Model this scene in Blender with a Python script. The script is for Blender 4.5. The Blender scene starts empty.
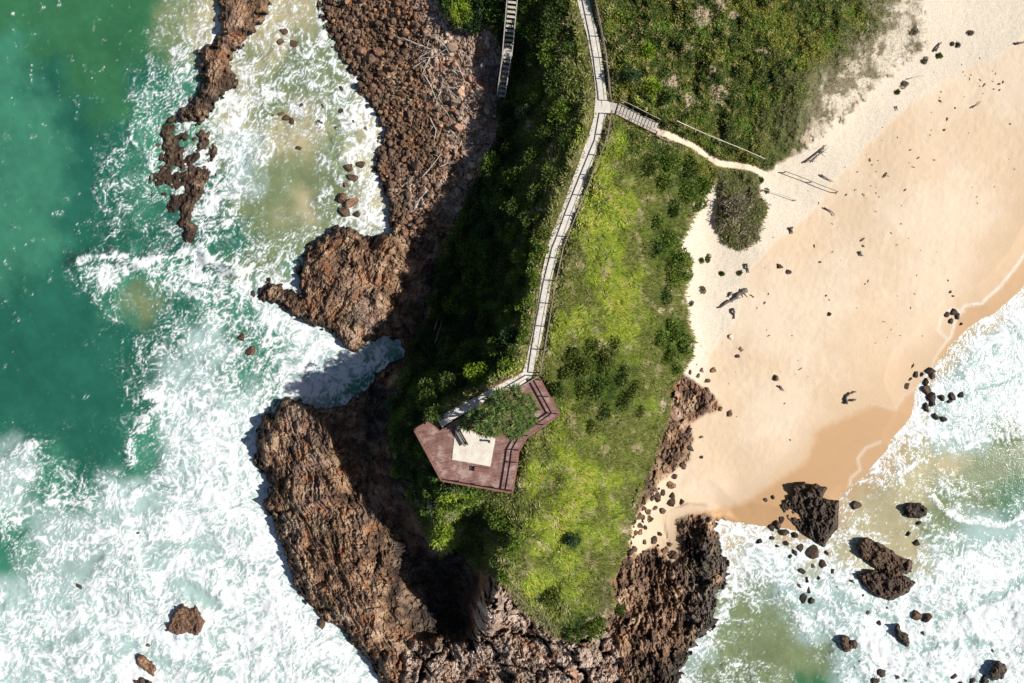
import bpy, math, random
import numpy as np
rng = np.random.default_rng(7)
random.seed(7)
C = bpy.context.scene.collection
H = 80.0                    # camera height above the sea, metres
K = 1.5 / 1024              # 24 mm lens on a 36 mm sensor
CU, CV = 512.0, 341.5

def wx(u, z): return (np.asarray(u) - CU) * K * (H - z)
def wy(v, z): return -(np.asarray(v) - CV) * K * (H - z)
def W(u, v, z): return np.stack([wx(u, z), wy(v, z), np.asarray(z) + 0 * np.asarray(u, float)], -1)

# ------------------------------------------------------------------ noise
def _hash(ix, iy, s):
    h = (ix.astype(np.int64) * 374761393 + iy.astype(np.int64) * 668265263 + s * 974634777) & 0xffffffff
    h = ((h ^ (h >> 13)) * 1274126177) & 0xffffffff
    h = ((h ^ (h >> 16)) * 2246822519) & 0xffffffff
    return ((h ^ (h >> 15)) & 0xffffff).astype(np.float32) / 16777216.0

def perlin(x, y, s=0):
    x = np.asarray(x, np.float64); y = np.asarray(y, np.float64)
    ix = np.floor(x); iy = np.floor(y); fx = x - ix; fy = y - iy
    u = fx * fx * fx * (fx * (fx * 6 - 15) + 10); v = fy * fy * fy * (fy * (fy * 6 - 15) + 10)
    def g(dx, dy):
        a = _hash(ix + dx, iy + dy, s) * 6.2831853
        return np.cos(a) * (fx - dx) + np.sin(a) * (fy - dy)
    a = g(0, 0); b = g(1, 0); c = g(0, 1); d = g(1, 1)
    return (a + u * (b - a) + v * (c - a) + u * v * (a - b - c + d)) * 1.4

def fbm(x, y, o=4, s=0, r=0.5):
    t = 0; a = 1.0; n = 0
    for i in range(o):
        t = t + a * perlin(x, y, s + i * 17); n += a; a *= r; x = x * 2.03 + 11.3; y = y * 2.03 - 7.7
    return t / n

def ridged(x, y, o=4, s=0):
    t = 0; a = 1.0; n = 0
    for i in range(o):
        t = t + a * (1 - 2 * np.abs(perlin(x, y, s + i * 17))); n += a; a *= .5; x = x * 2.03 + 3.3; y = y * 2.03 - 9.7
    return t / n

def cells(x, y, s=0, jit=.9):
    """F1, F2, per-cell random (2), offset to the cell point"""
    ix = np.floor(x); iy = np.floor(y)
    f1 = np.full(np.shape(x), 9.0); f2 = f1.copy(); r1 = f1 * 0; r2 = f1 * 0; ox = f1 * 0; oy = f1 * 0
    for dx in (-1, 0, 1):
        for dy in (-1, 0, 1):
            cx = ix + dx; cy = iy + dy
            px = cx + .5 + (_hash(cx, cy, s) - .5) * jit; py = cy + .5 + (_hash(cx, cy, s + 5) - .5) * jit
            ex = x - px; ey = y - py; d = np.sqrt(ex * ex + ey * ey)
            n = d < f1
            f2 = np.where(n, f1, np.minimum(f2, d)); f1 = np.where(n, d, f1)
            r1 = np.where(n, _hash(cx, cy, s + 9), r1); r2 = np.where(n, _hash(cx, cy, s + 13), r2)
            ox = np.where(n, ex, ox); oy = np.where(n, ey, oy)
    return f1, f2, r1, r2, ox, oy

def blocks(x, y, s=0, tilt=1.0):
    """fractured rock: every cell a tilted facet, cracks between"""
    f1, f2, r1, r2, ox, oy = cells(x, y, s)
    a = r2 * 6.283
    crack = np.clip((f2 - f1) / .16, 0, 1)
    return (r1 - .5) + tilt * (ox * np.cos(a) + oy * np.sin(a)) * .9 - (1 - crack) * .35

def sst(a, b, x):
    t = np.clip((x - a) / (b - a), 0, 1); return t * t * (3 - 2 * t)
def mix(a, b, t): return a + (b - a) * t

# ------------------------------------------------------------------ fields on a 2 px raster
R = 2.0; U0, U1, V0, V1 = -170, 1194, -140, 824
gu = np.arange(U0, U1 + .1, R); gv = np.arange(V0, V1 + .1, R)
GU, GV = np.meshgrid(gu, gv)

def samp(F, u, v):
    """bilinear lookup of a raster field at picture-plane coordinates"""
    a = np.clip((np.asarray(u, float) - U0) / R, 0, F.shape[1] - 1.001); b = np.clip((np.asarray(v, float) - V0) / R, 0, F.shape[0] - 1.001)
    i = a.astype(int); j = b.astype(int); fa = a - i; fb = b - j
    return F[j, i] * (1 - fa) * (1 - fb) + F[j, i + 1] * fa * (1 - fb) + F[j + 1, i] * (1 - fa) * fb + F[j + 1, i + 1] * fa * fb

def segdist(P, closed=True, U=None, V=None):
    U = GU if U is None else U; V = GV if V is None else V
    P = np.array(P, float); n = len(P); best = np.full(U.shape, 1e9); T = np.zeros(U.shape); L = 0
    for i in range(n if closed else n - 1):
        a = P[i]; b = P[(i + 1) % n]; d = b - a; q = d @ d + 1e-9
        t = np.clip(((U - a[0]) * d[0] + (V - a[1]) * d[1]) / q, 0, 1)
        e = (U - a[0] - t * d[0]) ** 2 + (V - a[1] - t * d[1]) ** 2
        m = e < best; best = np.where(m, e, best); T = np.where(m, i + t, T)
    return np.sqrt(best), T

def sdf(P):
    """signed distance in px, positive inside"""
    d, _ = segdist(P)
    P = np.array(P, float); ins = np.zeros(GU.shape, bool); n = len(P)
    for i in range(n):
        x1, y1 = P[i]; x2, y2 = P[(i + 1) % n]
        if y1 == y2: continue
        c = ((y1 > GV) != (y2 > GV)) & (GU < (x2 - x1) * (GV - y1) / (y2 - y1) + x1)
        ins ^= c
    return np.where(ins, d, -d)

LAND = [(317,-400),(317,0),(324,34),(338,54),(350,72),(358,91),(368,100),(375,114),(385,128),(380,142),(375,155),(378,175),(388,202),(390,222),
 (391,230),(380,232),(370,239),(349,227),(335,227),(310,245),(298,269),(300,294),(299,296),(290,290),(277,283),(266,280),(259,288),(261,299),(281,306),(306,324),(320,327),(331,334),(342,345),(352,353),(361,346),(370,343),(384,335),
 (400,340),(405,352),(392,362),(380,371),(372,382),(363,392),(345,402),(328,409),(315,407),(307,403),(297,400),(286,397),(275,411),(261,417),(256,440),(255,460),(258,468),(266,474),(272,486),(268,497),(263,503),(272,518),
 (277,535),(284,546),(288,569),(301,597),(322,617),(342,631),(363,655),(383,683),(410,730),(430,1000),(640,1000),(672,720),(681,683),(680,668),(688,658),(698,641),(717,624),(715,597),(726,583),(727,563),(719,539),(716,524),(722,521),(740,523),
 (755,526),(767,527),(800,532),(830,520),(842,505),(839,498),(849,487),(876,470),(885,460),(891,440),(900,430),(912,417),(916,390),(925,374),(937,364),(947,350),(968,329),(985,318),(993,315),(1010,300),(1018,294),(1024,287),(1060,250),(1120,190),(1500,-60),(1500,-400)]
RIDGE = [(219,-60),(219,12),(220,34),(212,44),(199,50),(200,66),(202,81),(196,94),(188,104),(176,113),(177,122),(190,121),(202,123),(209,116),(216,104),(228,94),(236,87),(236,80),(232,72),(228,62),(232,54),(242,47),(250,34),(260,24),(270,12),(268,-60)]
OL = [(315,404),(286,394),(270,409),(258,415),(250,440),(250,470),(255,494),(268,520),(280,560),(296,600),(320,622),(360,660),(380,686),(400,730),(402,683),(404,650),(408,620),(402,600),(404,570),(400,545),(398,524),(386,505),(378,490),(366,462),(350,440),(335,430),(322,418)]
ORD = [(391,226),(370,234),(349,222),(330,222),(306,243),(294,269),(296,290),(262,280),(256,300),(300,320),(331,340),(352,358),(384,340),(396,322),(404,300),(408,270),(404,246)]
OB = [(402,690),(404,655),(414,640),(428,640),(445,630),(452,642),(470,640),(472,615),(480,590),(492,576),(508,590),(524,612),(548,632),(562,641),(592,636),(604,622),(616,640),(624,683),(628,760),(402,760)]
ORT = [(620,560),(640,556),(655,545),(668,560),(682,566),(684,545),(678,523),(690,519),(704,519),(722,536),(732,562),(730,590),(720,600),(722,628),(700,645),(684,690),(660,760),(628,760),(624,683),(616,640),(606,622),(616,606),(612,580)]
OM1 = [(672,380),(684,374),(694,380),(706,388),(716,396),(712,408),(700,414),(688,415),(678,406),(669,394)]
OM2 = [(668,420),(680,424),(688,440),(686,456),(674,468),(662,476),(656,490),(648,500),(640,512),(632,520),(632,500),(640,480),(650,462),(658,444),(660,428)]
SAND = [(1500,-400),(960,-400),(940,-40),(925,10),(929,47),(908,61),(878,88),(855,111),(828,135),(806,152),(784,165),(760,174),(758,195),(766,206),(757,240),(740,250),(722,241),(716,222),(719,200),(718,178),(704,196),(698,208),(690,222),(677,248),(691,260),(690,274),(684,290),(687,318),(694,343),(690,360),(682,372),(716,398),(722,408),(700,416),(690,424),(694,438),(688,460),(664,478),(650,497),(632,520),(626,542),(640,556),(655,545),(668,560),(677,566),(681,545),(677,521),(690,515),(706,515),(722,521),(760,560),(1500,560)]
TRAIL = [(655,130),(668,135),(683,141),(697,148),(708,156),(719,163),(735,165),(752,168),(766,175),(778,182)]
MAINVEG = [(430,-400),(431,-20),(440,8),(452,30),(478,34),(484,16),(496,40),(512,70),(500,104),(494,140),(480,168),(464,205),(446,240),(434,290),(424,325),(410,350),(404,380),(392,410),(388,440),(396,470),(410,480),(412,505),(424,530),(440,556),(456,548),(462,556),(478,570),(490,572),(508,588),(524,610),(548,630),(562,640),(592,634),(606,618),(613,600),(610,580),(622,560),(628,540),(632,520),(640,490),(652,462),(660,440),(668,415),(668,392),(682,372),(690,360),(694,343),(687,318),(684,290),(690,274),(691,260),(677,248),(690,222),(698,208),(704,196),(718,178),(719,200),(716,222),(722,241),(740,250),(757,240),(766,206),(758,195),(760,174),(784,165),(806,152),(828,135),(855,111),(878,88),(908,61),(929,47),(925,10),(940,-40),(960,-400)]

wob = fbm(GU / 9, GV / 9, 3, 3) * 3.2 + fbm(GU / 30, GV / 30, 2, 8) * 3
D_land = sdf(LAND); D_ridge = sdf(RIDGE)
D_sand = sdf(SAND); D_veg = sdf(MAINVEG)
D_ol = sdf(OL); D_ord = sdf(ORD); D_ob = sdf(OB); D_ort = sdf(ORT); D_om1 = sdf(OM1); D_om2 = sdf(OM2)
D_trail, _ = segdist(TRAIL, False)

# paths and decks (picture-plane position, height)
PATH = [(583,-160,10.2),(581,-60,10.6),(582.5,0,10.9),(592,33,11.1),(598,67,11.4),(601,91,11.7),(601,106,11.8),(599,121,12.0),(591,148,12.4),(578.5,182,13.0),(568.5,211,13.5),(556,240,14.0),(547.5,272,14.3),(543,303,14.6),(537.5,334,14.9),(531,362,15.2),(527.5,374,15.35),(519,380.5,15.4),(500,389,15.45),(478,401,15.5),(455,413,15.5),(438,424,15.5)]
DECK_Z = 15.5
DECK = [(415.4,428.7),(442,478.9),(513,491),(517.5,462.5),(519,450),(527,436),(559.5,413.8),(540,378.5),(531,381),(515,389),(497,399.5),(470,414),(449,425),(440,431),(428,421.5)]
D_deck = sdf(DECK)
pd, pt = segdist([(p[0], p[1]) for p in PATH], False)
pz = np.interp(pt, np.arange(len(PATH)), [p[2] for p in PATH])

CP = """400 20 3;440 20 4.5;380 80 1;430 80 2.3;465 80 3;485 100 3.2;400 180 .8;440 180 2;475 170 3;430 240 1.5;460 230 2.6
480 0 5.5;500 0 6.5;500 50 3.8;498 98 2.4;490 150 3;515 0 5.9;515 60 4.2;515 120 4.2;530 0 6.9;532 60 6.5;530 120 6.3;520 160 6.7;546 30 8.3;546 90 8.3;500 200 6;480 200 3
562 0 9.6;562 60 9.6;564 120 10;547 160 9.8;530 200 10;520 240 10.3;500 260 7;470 260 2.6;440 290 1.5;410 280 1.2;400 330 .6
580 0 10.9;600 90 11.7;580 180 13;552 250 14;542 310 14.6;532 360 15.1;500 390 15.3;440 425 15;515 300 11.5;490 310 8;460 330 3.6;430 340 1.3
505 350 13;470 370 10.5;440 370 7;410 370 3.2;385 380 1.2;450 400 12.8;420 410 12;400 420 7;380 430 2.6;350 410 1.5
420 450 12.6;405 470 7;385 470 2.6;435 490 12.4;420 510 8;400 520 2.6;450 510 11.6;440 540 9;420 550 1.6;462 535 6;472 545 3;470 560 2.2;480 545 6;492 545 12.2;484 520 9
480 500 13;500 500 13.6;515 495 14.3;490 565 9.5;478 575 3.5;440 600 1.0;430 640 1.8;412 580 .7;415 620 1.0
500 580 11.6;510 600 10;484 598 9.8;468 600 2.2;486 620 10.2;472 622 2.2;505 622 9;484 634 7.6;500 640 7.2;470 655 3.4;455 648 2.4;440 670 3;500 670 4;530 620 7;560 640 6;540 660 5;580 670 4.5
560 600 9;600 600 7;620 620 4.5;650 600 3;600 650 4.5;640 660 3;670 650 2.4;700 600 2.4;700 550 2.6;660 560 2;650 540 2.2
540 560 11.5;580 560 9.3;610 560 6;560 500 13.2;600 500 10;630 510 5;640 480 4.5;660 460 3;655 500 2.2
530 440 14.8;560 450 13.6;600 440 11;640 430 7;670 420 3.5;680 450 2.4;700 400 2.8;690 375 3.6
560 380 14.3;600 370 12.5;640 370 9;670 350 6;700 340 3.5;570 300 13.7;610 300 11.7;650 300 8.5;680 290 5;700 280 3.8
600 220 13.2;640 220 10.5;680 200 7;710 220 4.4;620 150 12;660 140 9.2;700 150 7;740 165 5;770 180 4;740 210 5
620 60 11.4;660 60 11.3;700 60 11;760 60 10.3;720 110 8.5;680 110 9.8;800 100 7.5;840 80 6.5;820 20 9;700 0 11.2;640 0 11.3;880 30 6;850 110 4.5;900 60 4.5;940 20 4.5
1000 20 3.8;1024 100 3;1000 200 1.7;1024 250 .8;900 150 3.4;900 250 2.3;850 350 1.7;800 250 3.0;800 400 1.4;750 350 2.7;750 450 1.3;720 300 3.4;730 500 .5;700 480 1.4;800 440 .8;860 400 .8;930 330 .7
290 430 3.2;270 470 2.6;320 450 3.6;340 500 4;300 520 3.2;370 540 3.8;330 580 3.2;380 600 3.6;360 640 2.8;400 650 2.6;390 500 3;395 560 2.4;345 430 2.4
330 270 2.2;320 300 2;360 260 2.4;380 290 2.1;350 320 1.6;390 250 2;280 295 .8
580 -120 10.4;500 -120 7.5;420 -120 6;800 -120 9;1100 -120 5;1180 100 3;620 800 3;450 800 2.5;350 -120 2"""
CP = np.array([[float(a) for a in t.split()] for l in CP.split('\n') for t in l.split(';')])
def tps(P, z, U, V, lam=2e-3):
    P = P / 500.0; n = len(P)
    def k(r2): return np.where(r2 > 0, .5 * r2 * np.log(r2 + 1e-12), 0)
    d2 = ((P[:, None] - P[None]) ** 2).sum(-1)
    A = np.zeros((n + 3, n + 3)); A[:n, :n] = k(d2) + lam * .01 * np.eye(n); A[:n, n] = 1; A[:n, n + 1:] = P; A[n, :n] = 1; A[n + 1:, :n] = P.T
    w = np.linalg.solve(A, np.r_[z, 0, 0, 0])
    x = U / 500.0; y = V / 500.0; o = w[n] + w[n + 1] * x + w[n + 2] * y
    for i in range(n): o = o + w[i] * k((x - P[i, 0]) ** 2 + (y - P[i, 1]) ** 2)
    return o
_u = GU[::2, ::2]; _v = GV[::2, ::2]
_t = tps(CP[:, :2], CP[:, 2], _u, _v)
BASE = np.zeros_like(GU); BASE[::2, ::2] = _t
BASE[1::2, ::2] = (_t[:-1] + _t[1:])[:BASE[1::2, ::2].shape[0]] / 2
BASE[:, 1::2] = (BASE[:, :-2:2] + BASE[:, 2::2]) / 2

beachy = sst(-10, 14, D_sand + 0 * wob)                       # 1 on sand
shore = D_land + wob * (1 - .75 * beachy)
dl = D_land + wob * mix(1.0, .3, beachy) + (1 - beachy) * fbm(GU / 6, GV / 6, 4, 57, .6) * 9 * sst(30, 0, np.abs(D_land))
lift = np.where(dl > 0, mix(.1 + dl * .24, .02 + dl * .012 + (dl / 60) ** 2 * 1.2, beachy), 0)
zl = np.minimum(BASE, lift)
zs = np.where(dl < 0, mix(-.25 + dl * .16, -.03 + dl * .006, beachy), 0)
BZ = np.where(dl > 0, zl, np.maximum(zs, -4))
dr = D_ridge + wob * 1.2 + fbm(GU / 6, GV / 6, 4, 58, .6) * 10
rz = np.where(dr > 0, np.minimum(.3 + dr * .22, 1.9), np.maximum(-.6 + dr * .25, -4))
BZ = np.maximum(BZ, rz)
CHAIN = [(166,112),(206,118),(216,150),(214,178),(200,196),(196,222),(206,240),(192,254),(180,236),(164,208),(150,180),(152,148)]
D_chain = sdf(CHAIN); _cp = GU + .5 * GV; _cq = GV - .5 * GU
chn = fbm(_cp / 15, _cq / 24, 5, 55, .6) * 2.1 + .30
BZ = np.maximum(BZ, np.where(D_chain > -6, np.minimum(chn * 1.0, .15 + .9 * np.maximum(chn, 0)) - .9 * (1 - sst(-6, 8, D_chain)), -4))
# flatten along the path, keep the ground under the lookout
wp = 1 - sst(7, 20, pd)
BZ = mix(BZ, pz - .05, wp)
wd = sst(-8, 3, D_deck)
BZ = mix(BZ, np.minimum(BZ, DECK_Z - .9), wd)

# steps down to the beach and the worn trail sit in the ground
STAIR = [(609,107,11.8),(617,108.5,11.7),(657,128.5,9.8)]
sdst, stt = segdist([(p[0], p[1]) for p in STAIR], False); stz = np.interp(stt, [0, 1, 2], [p[2] for p in STAIR])
BZ = mix(BZ, stz - .3, 1 - sst(6, 16, sdst))
frr = fbm(GU / 7, GV / 7, 4, 31) * 16 * sst(775, 830, GU) * sst(175, 150, GV)
veg_m = sst(-2, 3, D_veg + wob * .7 + frr - 4 * (frr != 0))
sand_m = sst(-3, 3, D_sand + wob * .6) * (1 - veg_m) + 0
sand_m = np.maximum(sand_m, (1 - veg_m) * sst(752, 760, GU) * sst(185, 178, GV))
rock_m = np.zeros_like(GU)
for d in (D_ol, D_ord, D_ob, D_ort, D_om1, D_om2): rock_m = np.maximum(rock_m, sst(-2, 2, d + wob * .6))
# ------------------------------------------------------------------ node helper
class NT:
    def __init__(s, name, emit=False):
        s.m = bpy.data.materials.new(name); s.m.use_nodes = True; s.t = s.m.node_tree; s.t.nodes.clear()
        s.out = s.t.nodes.new('ShaderNodeOutputMaterial'); s.b = s.t.nodes.new('ShaderNodeBsdfPrincipled')
        s.t.links.new(s.b.outputs[0], s.out.inputs[0]); s.b.inputs['Roughness'].default_value = .85; s.b.inputs['Specular IOR Level'].default_value = .3
    def n(s, ty, **k):
        o = s.t.nodes.new(ty)
        for a, v in k.items(): setattr(o, a, v)
        return o
    def put(s, sock, v):
        if hasattr(v, 'is_output') or isinstance(v, bpy.types.NodeSocket): s.t.links.new(v, sock)
        else:
            if isinstance(v, (tuple, list)) and len(v) == 3 and sock.type == 'RGBA': v = (*v, 1)
            sock.default_value = v
    def pos(s):
        return s.n('ShaderNodeNewGeometry').outputs['Position']
    def attr(s, name):
        return s.n('ShaderNodeAttribute', attribute_name=name).outputs['Fac']
    def noise(s, vec, scale, detail=4, rough=.55, dist=0.0, color=False):
        o = s.n('ShaderNodeTexNoise'); s.put(o.inputs['Vector'], vec); o.inputs['Scale'].default_value = scale
        o.inputs['Detail'].default_value = detail; o.inputs['Roughness'].default_value = rough; o.inputs['Distortion'].default_value = dist
        return o.outputs['Color' if color else 'Fac']
    def vor(s, vec, scale, feature='F1', out='Distance', rnd=1.0):
        o = s.n('ShaderNodeTexVoronoi', feature=feature); s.put(o.inputs['Vector'], vec); o.inputs['Scale'].default_value = scale
        o.inputs['Randomness'].default_value = rnd
        return o.outputs[out]
    def math(s, op, a, b=0.0, c=None, clamp=False):
        o = s.n('ShaderNodeMath', operation=op, use_clamp=clamp); s.put(o.inputs[0], a); s.put(o.inputs[1], b)
        if c is not None: s.put(o.inputs[2], c)
        return o.outputs[0]
    def rng(s, v, a, b, c=0.0, d=1.0, smooth=True):
        o = s.n('ShaderNodeMapRange'); o.interpolation_type = 'SMOOTHSTEP' if smooth else 'LINEAR'
        s.put(o.inputs[0], v)
        for i, q in enumerate((a, b, c, d)): s.put(o.inputs[i + 1], q)
        return o.outputs[0]
    def mix(s, f, a, b, blend='MIX'):
        o = s.n('ShaderNodeMix', data_type='RGBA', blend_type=blend); s.put(o.inputs[0], f); s.put(o.inputs[6], a); s.put(o.inputs[7], b)
        return o.outputs[2]
    def ramp(s, f, stops):
        o = s.n('ShaderNodeValToRGB'); s.put(o.inputs[0], f); e = o.color_ramp.elements
        while len(e) < len(stops): e.new(.5)
        for i, (p, c) in enumerate(stops): e[i].position = p; e[i].color = (*c, 1)
        return o.outputs[0]
    def vmath(s, op, a, b=None, scale=None):
        o = s.n('ShaderNodeVectorMath', operation=op); s.put(o.inputs[0], a)
        if b is not None: s.put(o.inputs[1], b)
        if scale is not None: s.put(o.inputs[3], scale)
        return o.outputs[0]
    def mapping(s, vec, scale=(1, 1, 1), rotz=0):
        o = s.n('ShaderNodeMapping'); s.put(o.inputs[0], vec); o.inputs['Scale'].default_value = scale; o.inputs['Rotation'].default_value = (0, 0, rotz)
        return o.outputs[0]
    def bump(s, h, dist, strength=1.0, nrm=None):
        o = s.n('ShaderNodeBump'); s.put(o.inputs['Height'], h); o.inputs['Distance'].default_value = dist; o.inputs['Strength'].default_value = strength
        if nrm is not None: s.put(o.inputs['Normal'], nrm)
        return o.outputs[0]
    def set(s, **k):
        for a, v in k.items(): s.put(s.b.inputs[a.replace('_', ' ')], v)
        return s.m

def mesh_np(name, co, faces, attrs=None, mat=None, smooth=False, parent=None, link=True):
    """co (N,3); faces (M,k) ndarray of equal k, or (loops, starts, totals)"""
    me = bpy.data.meshes.new(name)
    co = np.ascontiguousarray(co, np.float32); me.vertices.add(len(co)); me.vertices.foreach_set('co', co.ravel())
    if isinstance(faces, tuple): loops, starts, totals = faces
    else:
        loops = faces.ravel(); starts = np.arange(len(faces)) * faces.shape[1]; totals = np.full(len(faces), faces.shape[1])
    me.loops.add(len(loops)); me.loops.foreach_set('vertex_index', loops.astype(np.int32))
    me.polygons.add(len(starts)); me.polygons.foreach_set('loop_start', starts.astype(np.int32)); me.polygons.foreach_set('loop_total', totals.astype(np.int32))
    me.update(calc_edges=True); me.validate()
    me.polygons.foreach_set('use_smooth', np.full(len(me.polygons), smooth)); me.update()
    for k, v in (attrs or {}).items():
        a = me.attributes.new(k, 'FLOAT', 'POINT'); a.data.foreach_set('value', np.ascontiguousarray(v, np.float32).ravel())
    if mat: me.materials.append(mat)
    o = bpy.data.objects.new(name, me)
    if parent: o.parent = parent
    if link: C.objects.link(o)
    return o

def tag(o, label=None, cat=None, group=None, kind=None):
    if label: o['label'] = label
    if cat: o['category'] = cat
    if group: o['group'] = group
    if kind: o['kind'] = kind
    return o
def thing(name, loc, label, cat, group=None, rz=0):
    o = bpy.data.objects.new(name, None); C.objects.link(o); o.location = loc; o.rotation_euler = (0, 0, rz); o.empty_display_size = .2
    return tag(o, label, cat, group)

class MB:
    """collects boxes and bars into one mesh"""
    def __init__(s): s.v = []; s.f = []; s.n = 0
    def add(s, v, f):
        s.v += [tuple(p) for p in v]; s.f += [tuple(i + s.n for i in q) for q in f]; s.n += len(v)
    def box(s, c, size, rz=0, rx=0, ry=0):
        from mathutils import Euler, Vector
        M = Euler((rx, ry, rz)).to_matrix(); v = []
        for x, y, z in ((-1,-1,-1),(1,-1,-1),(1,1,-1),(-1,1,-1),(-1,-1,1),(1,-1,1),(1,1,1),(-1,1,1)):
            p = M @ Vector((x * size[0] / 2, y * size[1] / 2, z * size[2] / 2)); v.append((p.x + c[0], p.y + c[1], p.z + c[2]))
        s.add(v, ((3,2,1,0),(4,5,6,7),(0,1,5,4),(1,2,6,5),(2,3,7,6),(3,0,4,7)))
    def bar(s, a, b, w, h):
        """box-section bar from a to b, width w (horizontal), height h"""
        a = np.array(a, float); b = np.array(b, float); d = b - a; L = np.linalg.norm(d); d /= L
        up = np.array((0, 0, 1.)) if abs(d[2]) < .95 else np.array((1., 0, 0))
        r = np.cross(d, up); r /= np.linalg.norm(r); u = np.cross(r, d); v = []
        for e in (a, b):
            for i, j in ((-1,-1),(1,-1),(1,1),(-1,1)): v.append(e + r * i * w / 2 + u * j * h / 2)
        s.add(v, ((0,1,2,3),(7,6,5,4),(0,4,5,1),(1,5,6,2),(2,6,7,3),(3,7,4,0)))
    def tube(s, P, Rr, n=7):
        P = [np.array(p, float) for p in P]; k = len(P); v = []
        for i in range(k):
            d = P[min(i + 1, k - 1)] - P[max(i - 1, 0)]; d /= np.linalg.norm(d) + 1e-9
            up = np.array((0, 0, 1.)) if abs(d[2]) < .9 else np.array((1., 0, 0)); r = np.cross(d, up); r /= np.linalg.norm(r); u = np.cross(r, d)
            for j in range(n):
                a = j / n * 2 * math.pi; v.append(P[i] + (r * math.cos(a) + u * math.sin(a)) * Rr[i])
        f = [(i * n + j, i * n + (j + 1) % n, (i + 1) * n + (j + 1) % n, (i + 1) * n + j) for i in range(k - 1) for j in range(n)]
        f.append(tuple(range(n - 1, -1, -1))); f.append(tuple((k - 1) * n + j for j in range(n)))
        s.add(v, f)
    def build(s, name, mat, parent=None, smooth=False, loc=None):
        me = bpy.data.meshes.new(name); me.from_pydata(s.v, [], s.f); me.update()
        if smooth: me.polygons.foreach_set('use_smooth', [True] * len(me.polygons))
        me.materials.append(mat); o = bpy.data.objects.new(name, me)
        if parent: o.parent = parent
        if loc is not None: o.location = loc
        C.objects.link(o); return o

# ------------------------------------------------------------------ ground material
DRYP = [(1500,-60),(1024,34),(999,57),(976,67),(942,81),(922,98),(888,125),(868,145),(844,172),(834,182),(821,202),(804,219),(775,240),(748,270),(742,300),(728,330),(708,356),(700,380),(640,420),(600,300),(700,150),(900,-400),(1500,-400)]
DAMPP = [(1500,-100),(1060,90),(1024,150),(1000,205),(975,255),(945,298),(905,335),(865,362),(835,388),(812,412),(780,446),(745,478),(700,498),(660,515),(640,560),(700,700),(1500,700)]
WETP = [(1500,60),(1060,215),(1024,255),(1000,287),(982,304),(965,306),(956,318),(951,336),(937,354),(931,368),(918,386),(905,396),(895,410),(874,404),(860,410),(845,419),(828,425),(817,431),(810,448),(807,460),(784,477),(757,494),(740,505),(715,509),(696,512),(686,524),(690,700),(1500,700)]
D_dry = sdf(DRYP); D_damp = sdf(DAMPP); D_wet = sdf(WETP)
wob2 = fbm(GU / 40, GV / 40, 3, 41) * 10
A_dry = sst(-3, 3, D_dry + wob2 * .5)
A_damp = sst(-18, 30, D_damp + wob2)
A_wet = sst(-4, 5, D_wet + wob2 * .2 + fbm(GU / 6, GV / 6, 3, 44) * 3)
A_swf = .55 * np.exp(-((D_wet + wob2 * .2) / 1.5) ** 2) * sst(925, 960, GU) + .3 * np.exp(-((D_wet + wob2 * .2) / 1.2) ** 2) * (GU > 870)
# extra lace arcs on the wet sand
d1, _ = segdist([(849,487),(851,478),(860,470),(858,458),(866,448),(880,442)], False); A_swf = np.maximum(A_swf, .5 * np.exp(-(d1 / 1.4) ** 2))
d1, _ = segdist([(946,338),(938,330),(941,318),(951,309),(964,311)], False); A_swf = np.maximum(A_swf, .55 * np.exp(-(d1 / 1.6) ** 2))

g = NT('ground')
P = g.pos()
n1 = g.attr('n1'); n2 = g.noise(P, 4.5, 4, .62); n3 = g.noise(P, 15, 2, .6); nL = g.attr('nl')
# rock
rn = g.math('ADD', g.math('MULTIPLY', n1, .62), g.math('MULTIPLY', n2, .38))
rk_a = g.ramp(rn, [(.28, (.055, .034, .025)), (.42, (.15, .088, .058)), (.54, (.30, .18, .11)), (.66, (.47, .315, .20)), (.80, (.60, .46, .33))])
rk_b = g.ramp(rn, [(.26, (.13, .085, .07)), (.40, (.31, .22, .175)), (.54, (.50, .375, .30)), (.70, (.66, .54, .45))])
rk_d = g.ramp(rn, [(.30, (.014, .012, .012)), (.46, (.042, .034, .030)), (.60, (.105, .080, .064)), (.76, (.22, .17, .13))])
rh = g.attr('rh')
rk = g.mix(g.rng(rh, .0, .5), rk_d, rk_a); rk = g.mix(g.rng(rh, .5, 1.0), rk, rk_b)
rust = g.attr('rust')
rk = g.mix(g.math('MULTIPLY', rust, g.math('MULTIPLY', g.rng(rh, .25, .6), .5)), rk, (.40, .17, .07))
olive = g.attr('olive')
rk = g.mix(g.math('MULTIPLY', olive, .35), rk, (.10, .09, .035))
# water-darkened foot of the rocks
sep = g.n('ShaderNodeSeparateXYZ'); g.put(sep.inputs[0], P)
zed = g.math('ADD', sep.outputs[2], g.math('MULTIPLY', n1, -.7))
wetr = g.rng(zed, .55, -.1)
rk = g.mix(g.math('MULTIPLY', wetr, .65), rk, (.035, .022, .016))
# sand
s_dry = g.mix(g.rng(n2, .35, .65), (.66, .57, .455), (.74, .655, .54))
s_mid = g.mix(g.rng(nL, .3, .7), (.67, .515, .36), (.72, .59, .45))
sd = g.mix(g.attr('dry'), s_mid, s_dry)
sd = g.mix(g.attr('damp'), sd, (.63, .465, .31))
sd = g.mix(g.attr('wetsand'), sd, (.50, .30, .145))
sd = g.mix(g.math('MULTIPLY', g.attr('swf'), g.rng(n2, .35, .6, .45, 1.0), clamp=True), sd, (.82, .80, .76))
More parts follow.
